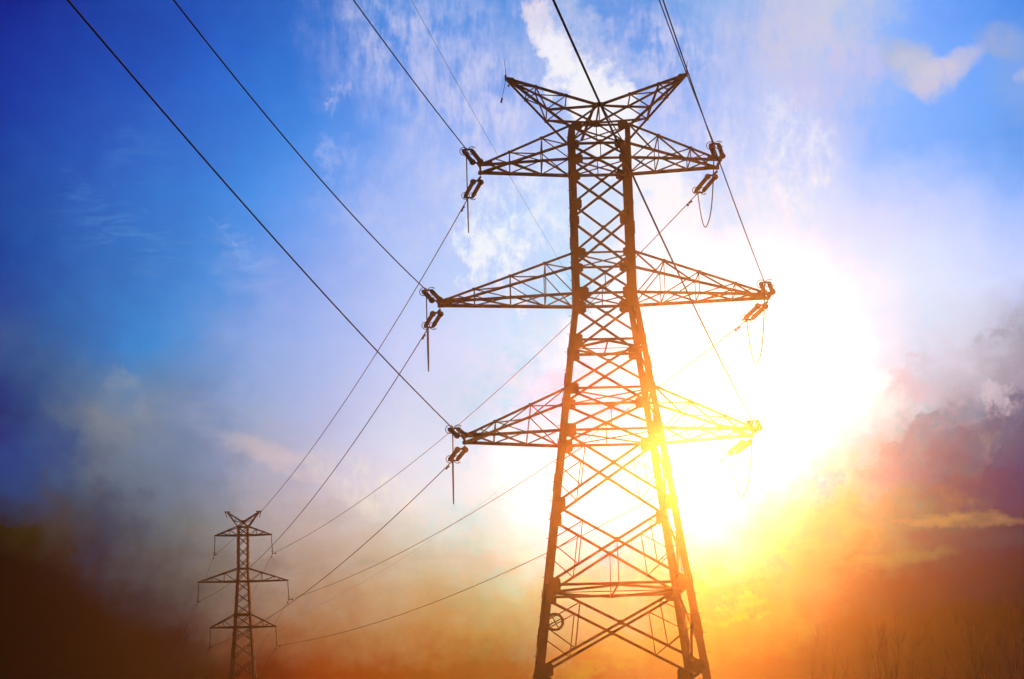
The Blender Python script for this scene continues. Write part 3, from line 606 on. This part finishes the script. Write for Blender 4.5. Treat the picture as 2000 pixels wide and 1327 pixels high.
def horn(T, s, w1, zt, zc, ap, zp, mat, cw=.10, bw=.055, fr=(.35, .68), cl=0.0, tip_w=.12, dz_back=0.0):
    ch = {('l', d): V((s * w1, d * w1, zt)) for d in (-1, 1)}
    ch.update({('u', d): V((cl, d * w1, zc)) for d in (-1, 1)})
    e = {d: V((s * ap, d * tip_w, zp)) for d in (-1, 1)}
    nd = lambda k, d, f: ch[(k, d)].lerp(e[d], f)
    mb = MB(); fs = [0] + list(fr)
    for d in (-1, 1):
        N = V((0, d, 0))
        for i, f in enumerate(fs):
            nf = fs[i + 1] if i + 1 < len(fs) else .93
            mb.angle(nd('l', d, f), nd('u', d, nf), bw, N, off=-.02) if i % 2 else mb.angle(nd('u', d, f), nd('l', d, nf), bw, N, off=-.02)
            if i: mb.angle(nd('l', d, f), nd('u', d, f), bw * .9, N, off=-.04)
    for k, U in (('u', V((0, 0, 1))), ('l', V((-s * 0, 0, -1)))):
        for i, f in enumerate(fs):
            nf = fs[i + 1] if i + 1 < len(fs) else .9
            mb.angle(nd(k, -1, f), nd(k, 1, nf), bw * .9, U, off=-.02)
            mb.angle(nd(k, 1, f), nd(k, -1, f), bw * .9, U, off=-.04)
    A = mb.build('earth_wire_peak', mat, T)
    for k in 'lu':
        for d in (-1, 1):
            c = MB(); c.angle(ch[(k, d)], e[d], cw, V((0, d, 0)), flip=s * d)
            for f in fr: quad_gusset(c, nd(k, d, f) + V((0, d * .015, 0)), (0, d, 0), (0, 0, 1), (1, 0, 0), cw * 1.4, cw * 1.3, .01)
            c.build('chord', mat, A)
    return A, e
# ------------------------------------------------------------------ near pylon
YAW, TX, TY = R_(0.7669), 4.6496, 100.0
H = 1.6
near = empty('transmission_tower', (TX, TY, 0), YAW)
tag(near, 'tall near lattice steel pylon with three pairs of cross arms and a winged top', 'pylon', 'lattice pylons of the line')
zT1, zB1, zM1, zT2, zB2, zK, zT3, zB3, zP1, zP2, zP3 = [z + H for z in (31.7310, 30.0154, 27.6758, 25.1750, 23.1178, 20.7214, 18.2676, 16.1821, 12.5564, 8.7144, 4.7587)]
W1, W2, SL = 1.3994, 1.4221, 0.1303
legw = lambda z: .27 + max(0, (zB2 - z)) * .0060
def wn(z):
    return legw(z) * .42 + W2 + (W1 - W2) * (z - zB2) / (zT1 - zB2) if z > zB2 else legw(z) * .42 + W2 + SL * (zB2 - z)
levels = [
    (zT1, dict(hor='X', hw=.12, gus=(0.48, 0.45), hang=1)),
    (zB1, dict(hor='X', hw=.13, gus=(0.48, 0.47))),
    (zM1, dict(gus=(0.34, 0.52))),
    (zT2, dict(hor='X', hw=.10, gus=(0.48, 0.47), hang=1)),
    (zB2, dict(hor='X', hw=.13, gus=(0.58, 0.66))),
    (zK, dict(hor='D', hw=.13, gus=(0.48, 0.62))),
    (zT3, dict(hor='X', hw=.12, gus=(0.52, 0.56), hang=1)),
    (zB3, dict(hor='X', hw=.13, gus=(0.60, 0.67), sub=1, dw=.128)),
    (zP1, dict(gus=(0.39, 0.69), sub=1, dw=.128, hang=1)),
    (zP2, dict(hor='D', hw=.13, gus=(0.53, 0.69), sub=1, dw=.128)),
    (zP3, dict(gus=(0.57, 0.62), sub=1, dw=.128)),
    (.25, dict(hor='')),
]
legs = body(near, wn, levels, M_STEEL, dict(leg=legw, diag=.118, sub=.052, splice=(2, 5, 7, 9)))
# climbing bolts on two of the legs
bolt = MB(); bolt.tube([V((0, 0, 0)), V((-.17, 0, 0))], .012, 6); bolt.tube([V((-.17, 0, 0)), V((-.185, 0, 0))], .022, 6)
b0 = bolt.build('step_bolt', M_STEEL, legs[0])
z = 2.4; first = True
while z < zT1 - .3:
    for lg, sx in ((0, -1), (1, 1)):
        if lg == 1 and z > zK: continue
        o = b0 if first else b0.copy()
        if not first: col.objects.link(o); o.parent = legs[lg]
        first = False
        o.location = (sx * wn(z), -wn(z) + .05, z)
        if sx > 0: o.rotation_euler = (0, 0, math.pi)
    z += .92
for c, lg in zip(((-1, -1), (1, -1), (1, 1), (-1, 1)), legs):
    f = MB(); x, y = c[0] * wn(0), c[1] * wn(0)
    f.tube([V((x, y, -.6)), V((x, y, .18)), V((x, y, .24))], [.45, .45, .40], 20)
    f.build('footing', M_CONC, lg)

ARM = {1: (zT1, zB1, 6.0205, 0.7132, zB1 + 0.0246, (.31, .67), 'single'),
       2: (zT2, zB2, 8.2039, 0.4409, zB2 + -0.0145, (.21, .47, .74), 'single'),
       3: (zT3, zB3, 7.1137, 1.0197, zB3 + 0.0635, (.34, .69), 'x')}
for i in (1, 2, 3):
    zt, zb, a, th, ze, fr, top = ARM[i]
    for s in (-1, 1):
        crossarm(near, s, wn, zt, zb, a, th, ze, fr, M_STEEL, top, cw=(.15, .12), bw=.066)
zC, zP, AP = 32.7970 + H, 34.8073 + H, 4.6011
for s in (-1, 1):
    A, e = horn(near, s, wn(zT1), zT1, zC, AP, zP, M_STEEL, cw=.12, bw=.065)
    c = MB()
    c.box(V((s * (AP - .40), 0, zP - .05)), V((s * (AP + .04), 0, zP + .02)), .24, .09, (0, 0, 1))
    c.box(V((s * (AP + .02), -.2, zP + .08)), V((s * (AP + .02), .2, zP + .02)), .10, .12, (0, 0, 1))
    c.build('peak_plate', M_STEEL, A)
    # clamp tails of the earth wire: one to the near side, one hanging to the far side with a damper
    k = MB()
    k.tube([V((s * AP, -.1, zP + .05)), V((s * AP - .03, -.9, zP + .26)), V((s * AP - .1, -1.8, zP + .40 - .3 * (s > 0)))], [.022, .014, .008], 6)
    if s < 0:
        k.tube([V((s * AP, .1, zP)), V((s * AP - .12, 1.2, zP - .22)), V((s * AP - .24, 2.4, zP - .34))], .012, 6)
        k.tube([V((s * AP - .20, 2.0, zP - .38)), V((s * AP - .25, 2.5, zP - .42))], [.05, .05], 8)
        k.tube([V((s * AP + .12, .5, zP - .18)), V((s * AP + .14, .62, zP - .20))], [.05, .05], 8)
    k.build('wire_clamp', M_WIRE, A)
pk = MB()
for d in (-1, 1):
    N = V((0, d, 0)); C = V((0, d * wn(zT1), zC))
    quad_gusset(pk, C + N * .02, N, (0, 0, 1), (1, 0, 0), .52 if d < 0 else .44, .26 if d < 0 else .38)
    for s in (-1, 1):
        pk.angle(C, V((s * wn(zT1), d * wn(zT1), zT1)), .085, N, off=-.01)
        pk.angle(V((s * .2, d * W1, zC - .12)), V((s * W1, -d * wn(zT1), zT1 + .02)), .06, N, off=-.03)
    pk.angle(C, V((0, d * wn(zT1), zT1)), .05, N, off=-.03)
pk.box(V((0, -wn(zT1), zC)), V((0, wn(zT1), zC)), .08, .08, (0, 0, 1))
pk.angle(V((-.28, -W1, zC - .10)), V((-W1 * .62, W1 * .2, zT1 - .25)), .13, (0, -1, 0), off=-.06)
for s in (-1, 1):
    pk.angle(V((0, -W1, zC)), V((s * (AP * .35 + W1 * .65), -W1 * .65, zT1 + (zP - zT1) * .35)), .08, (0, -1, 0), off=-.05)
    pk.angle(V((0, W1, zC)), V((s * (AP * .35 + W1 * .65), W1 * .65, zT1 + (zP - zT1) * .35)), .06, (0, 1, 0), off=-.05)
pk.build('peak_frame', M_STEEL, near)

def world_near(lx, ly, z):
    c, s = math.cos(YAW), math.sin(YAW)
    return V((TX + lx * c - ly * s, TY + lx * s + ly * c, z))

# ------------------------------------------------------------------ cable coil tied on the left leg
cc = at(1084, 1215, TY - wn(9) - .12)
coil = empty('cable_coil', cc); coil.scale = (1.2, 1, 1.2)
tag(coil, 'round coil of spare cable on a crossed bracket tied inside the lower left leg', 'cable coil')
r = MB()
for k, (rr, yy) in enumerate(((.305, -.03), (.315, .0), (.30, .035), (.275, -.02), (.27, .025), (.33, .02), (.335, -.02))):
    pts = [V((rr * math.cos(t_ * math.pi / 24 + k), yy + .012 * math.sin(3 * t_ * math.pi / 24), rr * math.sin(t_ * math.pi / 24 + k))) for t_ in range(49)]
    r.tube(pts, .02, 6, caps=False)
r.build('cable_loops', M_WIRE, coil, True)
r = MB()
for an in (25, 118):
    d = V((math.cos(R_(an)), 0, math.sin(R_(an))))
    r.box(d * -.36, d * .36, .045, .03, (0, 1, 0))
r.box(V((-.30, .05, -.10)), V((-.46, .10, -.13)), .08, .05, (0, 1, 0))
r.tube([V((-.22, -.06, -.12)), V((-.22, .04, -.12))], .05, 8)
r.build('bracket', M_STEEL, coil)

# ------------------------------------------------------------------ tension insulator sets
def ins_parts():
    pr = []
    n = 17; L = 2.05
    z = 0
    pts, rad = [V((0, 0, 0)), V((0, 0, .05))], [.03, .03]
    for k in range(n):
        z = .06 + k * (L - .1) / n
        dz = (L - .1) / n
        pts += [V((0, 0, z)), V((0, 0, z + dz * .2)), V((0, 0, z + dz * .55)), V((0, 0, z + dz * .7))]
        rad += [.075, .112, .106, .075]
    pts += [V((0, 0, L - .03)), V((0, 0, L + .05))]; rad += [.035, .03]
    s = MB(); s.tube(pts, rad, 14)
    st = s.build('insulator_string', M_GLAZE, None, False)
    b = MB(); b.tube([V((0, 0, -.10)), V((0, 0, -.06)), V((0, 0, .02)), V((0, 0, .10)), V((0, 0, .17)), V((0, 0, .20))], [.04, .10, .155, .155, .12, .05], 16)
    bell = b.build('end_bell', M_GLAZE, st, True)
    rg = MB()
    pts = [V((.195 * math.cos(a_), .195 * math.sin(a_), L - .04)) for a_ in [R_(35 + k * 310 / 28) for k in range(29)]]
    rg.tube(pts, .019, 8)
    rg.tube([pts[3], V((0, 0, L + .03)), pts[-4]], .010, 6)
    ring = rg.build('grading_ring', M_WIRE, st, True)
    return st, bell, ring
PST = None
def insulator_set(tipw, dvec, label, group):
    """twin tension strings from the arm tip along dvec; returns the clamp point"""
    global PST
    d = dvec.normalized(); X = d.cross(V((0, 0, 1))).normalized(); Yv = d.cross(X)
    if X.x < 0: X = -X; Yv = -Yv
    Lt = dvec.length; L = 2.15; st0 = Lt - L - .18
    root = empty('insulator_set', tipw)
    tag(root, label, 'insulator', group)
    rotm = Matrix((X, X.cross(d) * -1, d)).transposed()
    if rotm.determinant() < 0: rotm = Matrix((X, X.cross(d), d)).transposed()
    q = rotm.to_4x4()
    for s in (-1, 1):
        if PST is None:
            PST = ins_parts(); S, B_, Rg = PST
        else:
            S = PST[0].copy(); col.objects.link(S)
            for o in PST[1:]:
                c_ = o.copy(); col.objects.link(c_); c_.parent = S
        S.parent = root
        S.matrix_basis = Matrix.Translation(d * (st0) + X * s * .2) @ q
    lk = MB()
    lk.box(V((0, 0, -.06)), d * (st0 - .1), 0.07, .09, X)
    lk.build('link', M_STEEL, root)
    for pos, nm in ((st0 - .12, 'yoke_plate'), (Lt - .10, 'yoke_plate')):
        y = MB(); y.box(d * pos - X * .25, d * pos + X * .25, .07, .09, d); y.build(nm, M_STEEL, root)
    cl = MB(); cl.box(d * (Lt - .15), d * (Lt + .12), .06, .09, X)
    cl.build('clamp', M_STEEL, root)
    return tipw + dvec

SIDE = {-1: 'left', 1: 'right'}; ROWN = {1: 'top', 2: 'middle', 3: 'lowest'}
NEARW = {(-1, 3): (-0.14408, -0.01357, 0.00049), (-1, 2): (-0.16042, 0.03426, 0.00125), (-1, 1): (-0.19368, 0.01552, 0.00090), (1, 3): (-0.16986, 0.05585, 0.00034), (1, 2): (-0.19647, 0.01808, 0.00066), (1, 1): (-0.18367, 0.07233, 0.00081)}
SAG = {(-1, 3): 1.283, (-1, 2): 2.381, (-1, 1): 2.222, (1, 3): 1.642, (1, 2): 1.767, (1, 1): 2.047}
BEY = (-0.232392, 0.000372, 0.123659)
def damper(parent, pts, i, mat=M_WIRE, k=1.0):
    p = V(pts[i]); d = (V(pts[i + 1]) - p).normalized()
    m_ = MB()
    dn = V((0, 0, -1))
    m_.tube([p + dn * .10 * k - d * .22 * k, p + dn * .10 * k + d * .22 * k], .012 * k, 6)
    for s_ in (-1, 1):
        c0 = p + dn * .10 * k + d * s_ * .22 * k
        m_.tube([c0 - d * .09 * k, c0 - d * .06 * k, c0 + d * .06 * k, c0 + d * .09 * k], [.02 * k, .05 * k, .05 * k, .03 * k], 8)
    m_.box(p, p + dn * .13 * k, .05 * k, .05 * k, d)
    m_.build('vibration_damper', mat, parent)
def cable(name, pts, rad, label, cat, group, damp=(), k=1.0):
    pts = [V(p) for p in pts]
    mb = MB(); mb.tube(pts, rad, 6)
    root = empty(name, pts[0]); tag(root, label, cat, group)
    ch = mb.build('cable', M_WIRE, root, True); ch.matrix_parent_inverse = Matrix.Translation(-pts[0])
    for i in damp:
        damper(root, pts, i, k=k); o = root.children[-1]; o.matrix_parent_inverse = Matrix.Translation(-pts[0])
    return root

# far pylon numbers are needed for the span between the two
K = 0.75   # the far pylon is of a smaller type
FX, FD, FYAW = -25.4836, 190.9892, R_(2.8247)
fT1, fB1, fT2, fB2, fT3, fB3, fPZ = [z + H for z in (23.3819, 22.5945, 19.4936, 18.3137, 15.2485, 14.1044, 24.7914)]
FA = {1: 2.6283, 2: 4.1258, 3: 3.0063}; FB = {1: fB1, 2: fB2, 3: fB3}
def world_far(lx, ly, z):
    c, s = math.cos(FYAW), math.sin(FYAW)
    return V((FX + lx * c - ly * s, FD + lx * s + ly * c, z))
ENDS = {}
for s in (-1, 1):
    for i in (1, 2, 3):
        ENDS[(s, i)] = world_far(s * FA[i], 0, FB[i] - 2.35 * K) + V((.13 * K if s > 0 else -.04 * K, 0, 0))

for s in (-1, 1):
    for i in (1, 2, 3):
        zt, zb, a, th, ze, fr, top = ARM[i]
        nm = '%s %s' % (ROWN[i], SIDE[s])
        # camera side
        tip = world_near(s * a, -th, ze) + V((0, -.08, -.10))
        an, sl_, b = NEARW[(s, i)]
        d = V((math.sin(an), -math.cos(an), 0))
        st = world_near(s * a, -th, ze) + V((d.x * 3.2, d.y * 3.2, -.128))
        insulator_set(tip, st - tip, 'twin insulator strings pointing at the camera from the near pylon\'s %s arm' % nm, 'tension insulator sets on the near pylon')
        pts = []
        for q in range(0, 141):
            t_ = q * 1.2
            if st.y + d.y * t_ < -70: break
            pts.append(st + d * t_ + V((0, 0, -sl_ * t_ + b * t_ * t_)))
        cable('conductor', pts, .026, 'conductor leaving the photo\'s top edge from the near pylon\'s %s arm' % nm, 'power line', 'conductors on the camera side of the near pylon')
        NS = st
        # far side
        tip = world_near(s * a, th, ze) + V((0, .08, -.12))
        E_ = ENDS[(s, i)]
        t0 = world_near(s * a, th, ze)
        h = V((-.228, .974, 0)).normalized()
        st = t0 + h * 3.2 + V((0, 0, -.42))
        insulator_set(tip, st - tip, 'twin insulator strings slanting down and away below the near pylon\'s %s arm' % nm, 'tension insulator sets on the near pylon')
        n_ = 90; pts = []
        for q in range(n_ + 1):
            t_ = q / n_
            p_ = st.lerp(E_, t_); p_.z -= 4 * SAG[(s, i)] * t_ * (1 - t_); pts.append(p_)
        cable('conductor', pts, [.027 - .011 * q / n_ for q in range(n_ + 1)], 'conductor strung between the two pylons joining their %s arms' % nm, 'power line', 'conductors between the two pylons', damp=(1, n_ - 1), k=.95)
        FS = st
        # jumper loop under the arm
        dip = {1: 2.75, 2: 2.95, 3: 2.75}[i]
        a0, a1 = NS + V((0, 0, -.05)), FS + V((0, 0, -.05))
        pts = []
        for q in range(41):
            t_ = q / 40
            p_ = a0.lerp(a1, t_)
            w_ = abs(2 * t_ - 1)
            p_.z -= dip * (1 - w_ ** 2.6)
            pts.append(p_)
        cable('jumper_cable', pts, .028, 'slack jumper loop hanging below the near pylon\'s %s arm' % nm, 'jumper cable', 'jumper loops under the near pylon arms')

# ------------------------------------------------------------------ far pylon
far = empty('transmission_tower', (FX, FD, 0), FYAW)
tag(far, 'small distant dark lattice pylon with a V-shaped top and hanging insulators', 'pylon', 'lattice pylons of the line')
FW1, FW3 = 0.4894, 0.7790
def wfar(z):
    return .04 + FW1 + (FW3 - FW1) * max(0, (fT2 - z)) / (fT2 - fB3) if z > fB3 else .04 + FW3 + .075 * (fB3 - z)
def seg(a, b, n): return [a + (b - a) * k / n for k in range(n)]
lv = [(fT1, dict(hor='X', hw=.10, gus=(.13, .16)))]
lv += [(z, dict(gus=0, hor='X' if k == 0 else '', hw=.11)) for k, z in enumerate(seg(fB1, fT2, 3))]
lv += [(fT2, dict(hor='X', hw=.10, gus=(.13, .16)))]
lv += [(z, dict(gus=0, hor='X' if k == 0 else '', hw=.11)) for k, z in enumerate(seg(fB2, fT3, 3))]
lv += [(fT3, dict(hor='X', hw=.17, gus=(.14, .22)))]
lv += [(z, dict(gus=0, sub=1, hor='X' if k == 0 else '', hw=.11)) for k, z in enumerate([fB3 - q * K for q in (0, 1.75, 3.85, 6.3, 9.2, 12.6)])]
lv += [(.3, dict(hor=''))]
fl = body(far, wfar, lv, M_FAR, dict(leg=lambda z: .18, diag=.07, sub=.038, splice=(1, 2, 3, 5, 6, 8, 9, 10)))
for i, fr in ((1, (.34, .68)), (2, (.33, .66)), (3, (.47,))):
    for s in (-1, 1):
        crossarm(far, s, wfar, (fT1, fT2, fT3)[i - 1], FB[i], FA[i], .045, FB[i] + .015, fr, M_FAR, 'single', cw=(.12, .09), bw=.05, overhang=.04, bx=False, vw=.035, tk=.55)
zc = fT1 + (fPZ - fT1) * .30
FAP = 1.5138
for s in (-1, 1):
    A, e = horn(far, s, FW1, fT1, zc, FAP, fPZ, M_FAR, cw=.095, bw=.045, fr=(.4, .75), tip_w=.10)
    c = MB(); c.box(V((s * (FAP - .32), 0, fPZ)), V((s * (FAP + .22), 0, fPZ + .015)), .24, .08, (0, 0, 1))
    c.tube([V((s * (FAP + .12), 0, fPZ - .02)), V((s * (FAP + .06), 0, fPZ - .30))], .04, 6)
    c.tube([V((s * (FAP + .06), 0, fPZ - .30)), V((s * (FAP + .00), .1, fPZ - .55))], .03, 6)
    c.build('peak_plate', M_FAR, A)
pf = MB()
for d in (-1, 1):
    quad_gusset(pf, V((0, d * FW1, zc)), (0, d, 0), (0, 0, 1), (1, 0, 0), .3, .3)
    for s in (-1, 1): pf.angle(V((0, d * FW1, zc)), V((s * FW1, d * FW1, fT1)), .08, (0, d, 0))
pf.build('peak_frame', M_FAR, far)
for c_, lg in zip(((-1, -1), (1, -1), (1, 1), (-1, 1)), fl):
    f = MB(); x, y = c_[0] * wfar(0), c_[1] * wfar(0)
    f.tube([V((x, y, -.6)), V((x, y, .28))], .4, 16); f.build('footing', M_CONC, lg)

sus = None
for s in (-1, 1):
    for i in (1, 2, 3):
        nm = '%s %s' % (ROWN[i], SIDE[s])
        tp_ = world_far(s * (FA[i] - .02), 0, FB[i] - .045); E_ = ENDS[(s, i)]
        root = empty('insulator_set', tp_)
        tag(root, 'single thin insulator string hanging from the far pylon\'s %s arm' % nm, 'insulator', 'hanging insulators on the far pylon')
        v = E_ - tp_; L = v.length
        if sus is None:
            mb = MB(); pts, rad = [V((0, 0, 0)), V((0, 0, -.2))], [.03, .03]
            for k in range(14):
                z = -.22 - k * .12; pts += [V((0, 0, z)), V((0, 0, z - .03)), V((0, 0, z - .08))]; rad += [.03, .075, .035]
            pts += [V((0, 0, -2.25))]; rad += [.02]
            mb.tube(pts, rad, 10)
            s1 = mb.build('insulator_string', M_GLAZE, root)
            mb = MB(); mb.tube([V((.16 * math.cos(k * math.pi / 10), .16 * math.sin(k * math.pi / 10), -2.0)) for k in range(21)], .025, 6)
            mb.box(V((-.16, 0, -2.0)), V((.16, 0, -2.0)), .03, .03, (0, 0, 1))
            s2 = mb.build('grading_ring', M_FAR, root)
            mb = MB(); mb.box(V((-.03, -.22, -2.27)), V((.03, .22, -2.27)), .12, .12, (0, 0, 1))
            s3 = mb.build('clamp', M_FAR, root)
            sus = (s1, s2, s3)
        else:
            for o in sus:
                c_ = o.copy(); col.objects.link(c_); c_.parent = root
        root.rotation_mode = 'QUATERNION'
        root.rotation_quaternion = V((0, 0, -1)).rotation_difference(v)
        root.scale = (K, K, K)
        # on to the next pylon, down to the left
        th_, cb_, ca_ = BEY
        d = V((math.sin(th_), math.cos(th_), 0)); pts = []
        for q in range(0, 86):
            t_ = q * .9; pts.append(E_ + d * t_ + V((0, 0, -ca_ * t_ + cb_ * t_ * t_)))
            if pts[-1].y > 271: break
        cable('conductor', pts, .013, 'conductor falling away beyond the far pylon from its %s arm' % nm, 'power line', 'conductors beyond the far pylon', damp=(1,), k=.95)

# ------------------------------------------------------------------ two faint wires of another line
def thru(name, pix, label, rad, n=60):
    P = [at(*p) for p in pix]; pts = []
    A, B_, C_ = P[0], P[1], P[2]
    for k in range(n + 1):   # quadratic through three points, parameter by straight distance
        t_ = k / n; tm = (B_ - A).length / ((B_ - A).length + (C_ - B_).length)
        l0 = (t_ - tm) * (t_ - 1) / (tm); l1 = t_ * (t_ - 1) / (tm * (tm - 1)); l2 = t_ * (t_ - tm) / (1 - tm)
        pts.append(A * l0 + B_ * l1 + C_ * l2)
    return cable(name, pts, rad, label, 'power line', None)
thru('overhead_wire', [(790, -25, 84), (969, 298, 128), (1210, 705, 215)], 'very thin wire dropping behind the near pylon\'s top left arm', .010)
thru('overhead_wire', [(560, 1214, 196), (820, 1069, 150), (1085, 865, 112)], 'very faint thin wire low between the two pylons, fading towards the near pylon', .005)

# ------------------------------------------------------------------ bare trees
def bare_tree(x, ytop, Y, lean=0.0, spread=.33, nb=11, trunk_r=.09, label='', xb=None):
    top = at(x, ytop, Y); hgt = top.z
    base = V((at(xb if xb is not None else x, 1400, Y).x, Y, 0))
    if xb is not None:
        # foot where the line through the two photo points meets the ground
        b2 = at(xb, 1327, Y); kk = (top.z) / max(.1, (top.z - b2.z)); base = V((top.x + (b2.x - top.x) * kk, Y, 0))
    root = empty('bare_tree', base); tag(root, label, 'tree', 'bare trees in the lower right')
    rel = top - base
    tr = MB(); pts, rd = [], []
    n = 12
    for k in range(n + 1):
        t_ = k / n
        pts.append(rel * t_ + V((math.sin(t_ * 5 + x) * .06, math.cos(t_ * 4 + x) * .06, 0)) * hgt * .12 * t_ * (1 - t_) * 4 - V((0, 0, .15 if k == 0 else 0)))
        rd.append(trunk_r * .5 * (1 - t_) ** .9 + .004)
    tr.tube(pts, rd, 8); tr.build('trunk', M_BARK, root, True)
    cr = MB()
    def limb(p, d, L, r, lvl):
        q = [p]; rr = [r]; dd = d.copy(); m_ = 5
        for k in range(m_):
            dd = (dd + V((random.uniform(-.12, .12), random.uniform(-.12, .12), .10))).normalized()
            q.append(q[-1] + dd * L / m_); rr.append(max(.0025, r * (1 - (k + 1) / m_ * .85)))
        cr.tube(q, rr, 5 if lvl < 2 else 4)
        if lvl < 3:
            for k in range(1, m_ + 1):
                for _ in range(1 if lvl == 2 else 2):
                    if random.random() < .62:
                        nd = (dd + V((random.uniform(-.8, .8), random.uniform(-.8, .8), random.uniform(.0, .5)))).normalized()
                        limb(q[k], nd, L * random.uniform(.35, .55), rr[k] * .65, lvl + 1)
    for k in range(nb):
        t_ = .30 + .66 * (k + random.random() * .6) / nb
        i_ = min(n - 1, int(t_ * n)); p = pts[i_].lerp(pts[i_ + 1], t_ * n - i_)
        an = k * 2.4 + random.random()
        d = V((math.cos(an) * spread * 1.6, math.sin(an) * spread * 1.6, 1)).normalized()
        limb(p, d, hgt * (.34 - .20 * t_) * random.uniform(.8, 1.2), trunk_r * (1 - t_) * .22 + .0025, 1)
    cr.build('crown', M_BARK, root)
TREES = [
    (1587, 1245, 97, .35, 8, .05, None, 'thinnest bare sapling, leftmost of the row of bare trees'),
    (1630, 1268, 89, .75, 8, .06, 1628, 'low bare tree with two wide forking limbs near the right pylon leg'),
    (1706, 1240, 92, .40, 12, .06, 1719, 'bare tree with a leaning stem at the left of the middle clump'),
    (1732, 1228, 93, .30, 11, .06, 1728, 'slender bare tree with upright twigs inside the middle clump'),
    (1757, 1224, 92, .42, 12, .08, 1750, 'tallest bare tree of the middle clump'),
    (1783, 1234, 90, .55, 12, .08, 1781, 'bare tree with spreading side limbs at the right of the middle clump'),
    (1816, 1272, 85, .6, 8, .06, 1820, 'short bushy bare tree just right of the middle clump'),
    (1866, 1290, 82, .9, 7, .05, 1872, 'lowest wide bare shrub-like tree between the clump and the thick leaning trunk'),
    (1894, 1222, 85, .42, 12, .115, 1903, 'thick bare trunk leaning left with sparse twigs'),
    (1916, 1262, 89, .50, 10, .08, 1917, 'upright bare tree close behind the thick leaning trunk'),
    (1950, 1282, 82, .8, 8, .05, 1956, 'small twiggy bare tree between the two leaning trunks'),
    (1976, 1182, 85, .45, 12, .11, 1989, 'tallest bare tree, leaning left at the far right edge'),
]
for (x, yt, Y, sp_, nb, tr_, xb, lb) in TREES:
    bare_tree(x, yt, Y, spread=sp_, nb=nb, trunk_r=tr_, label=lb, xb=xb)
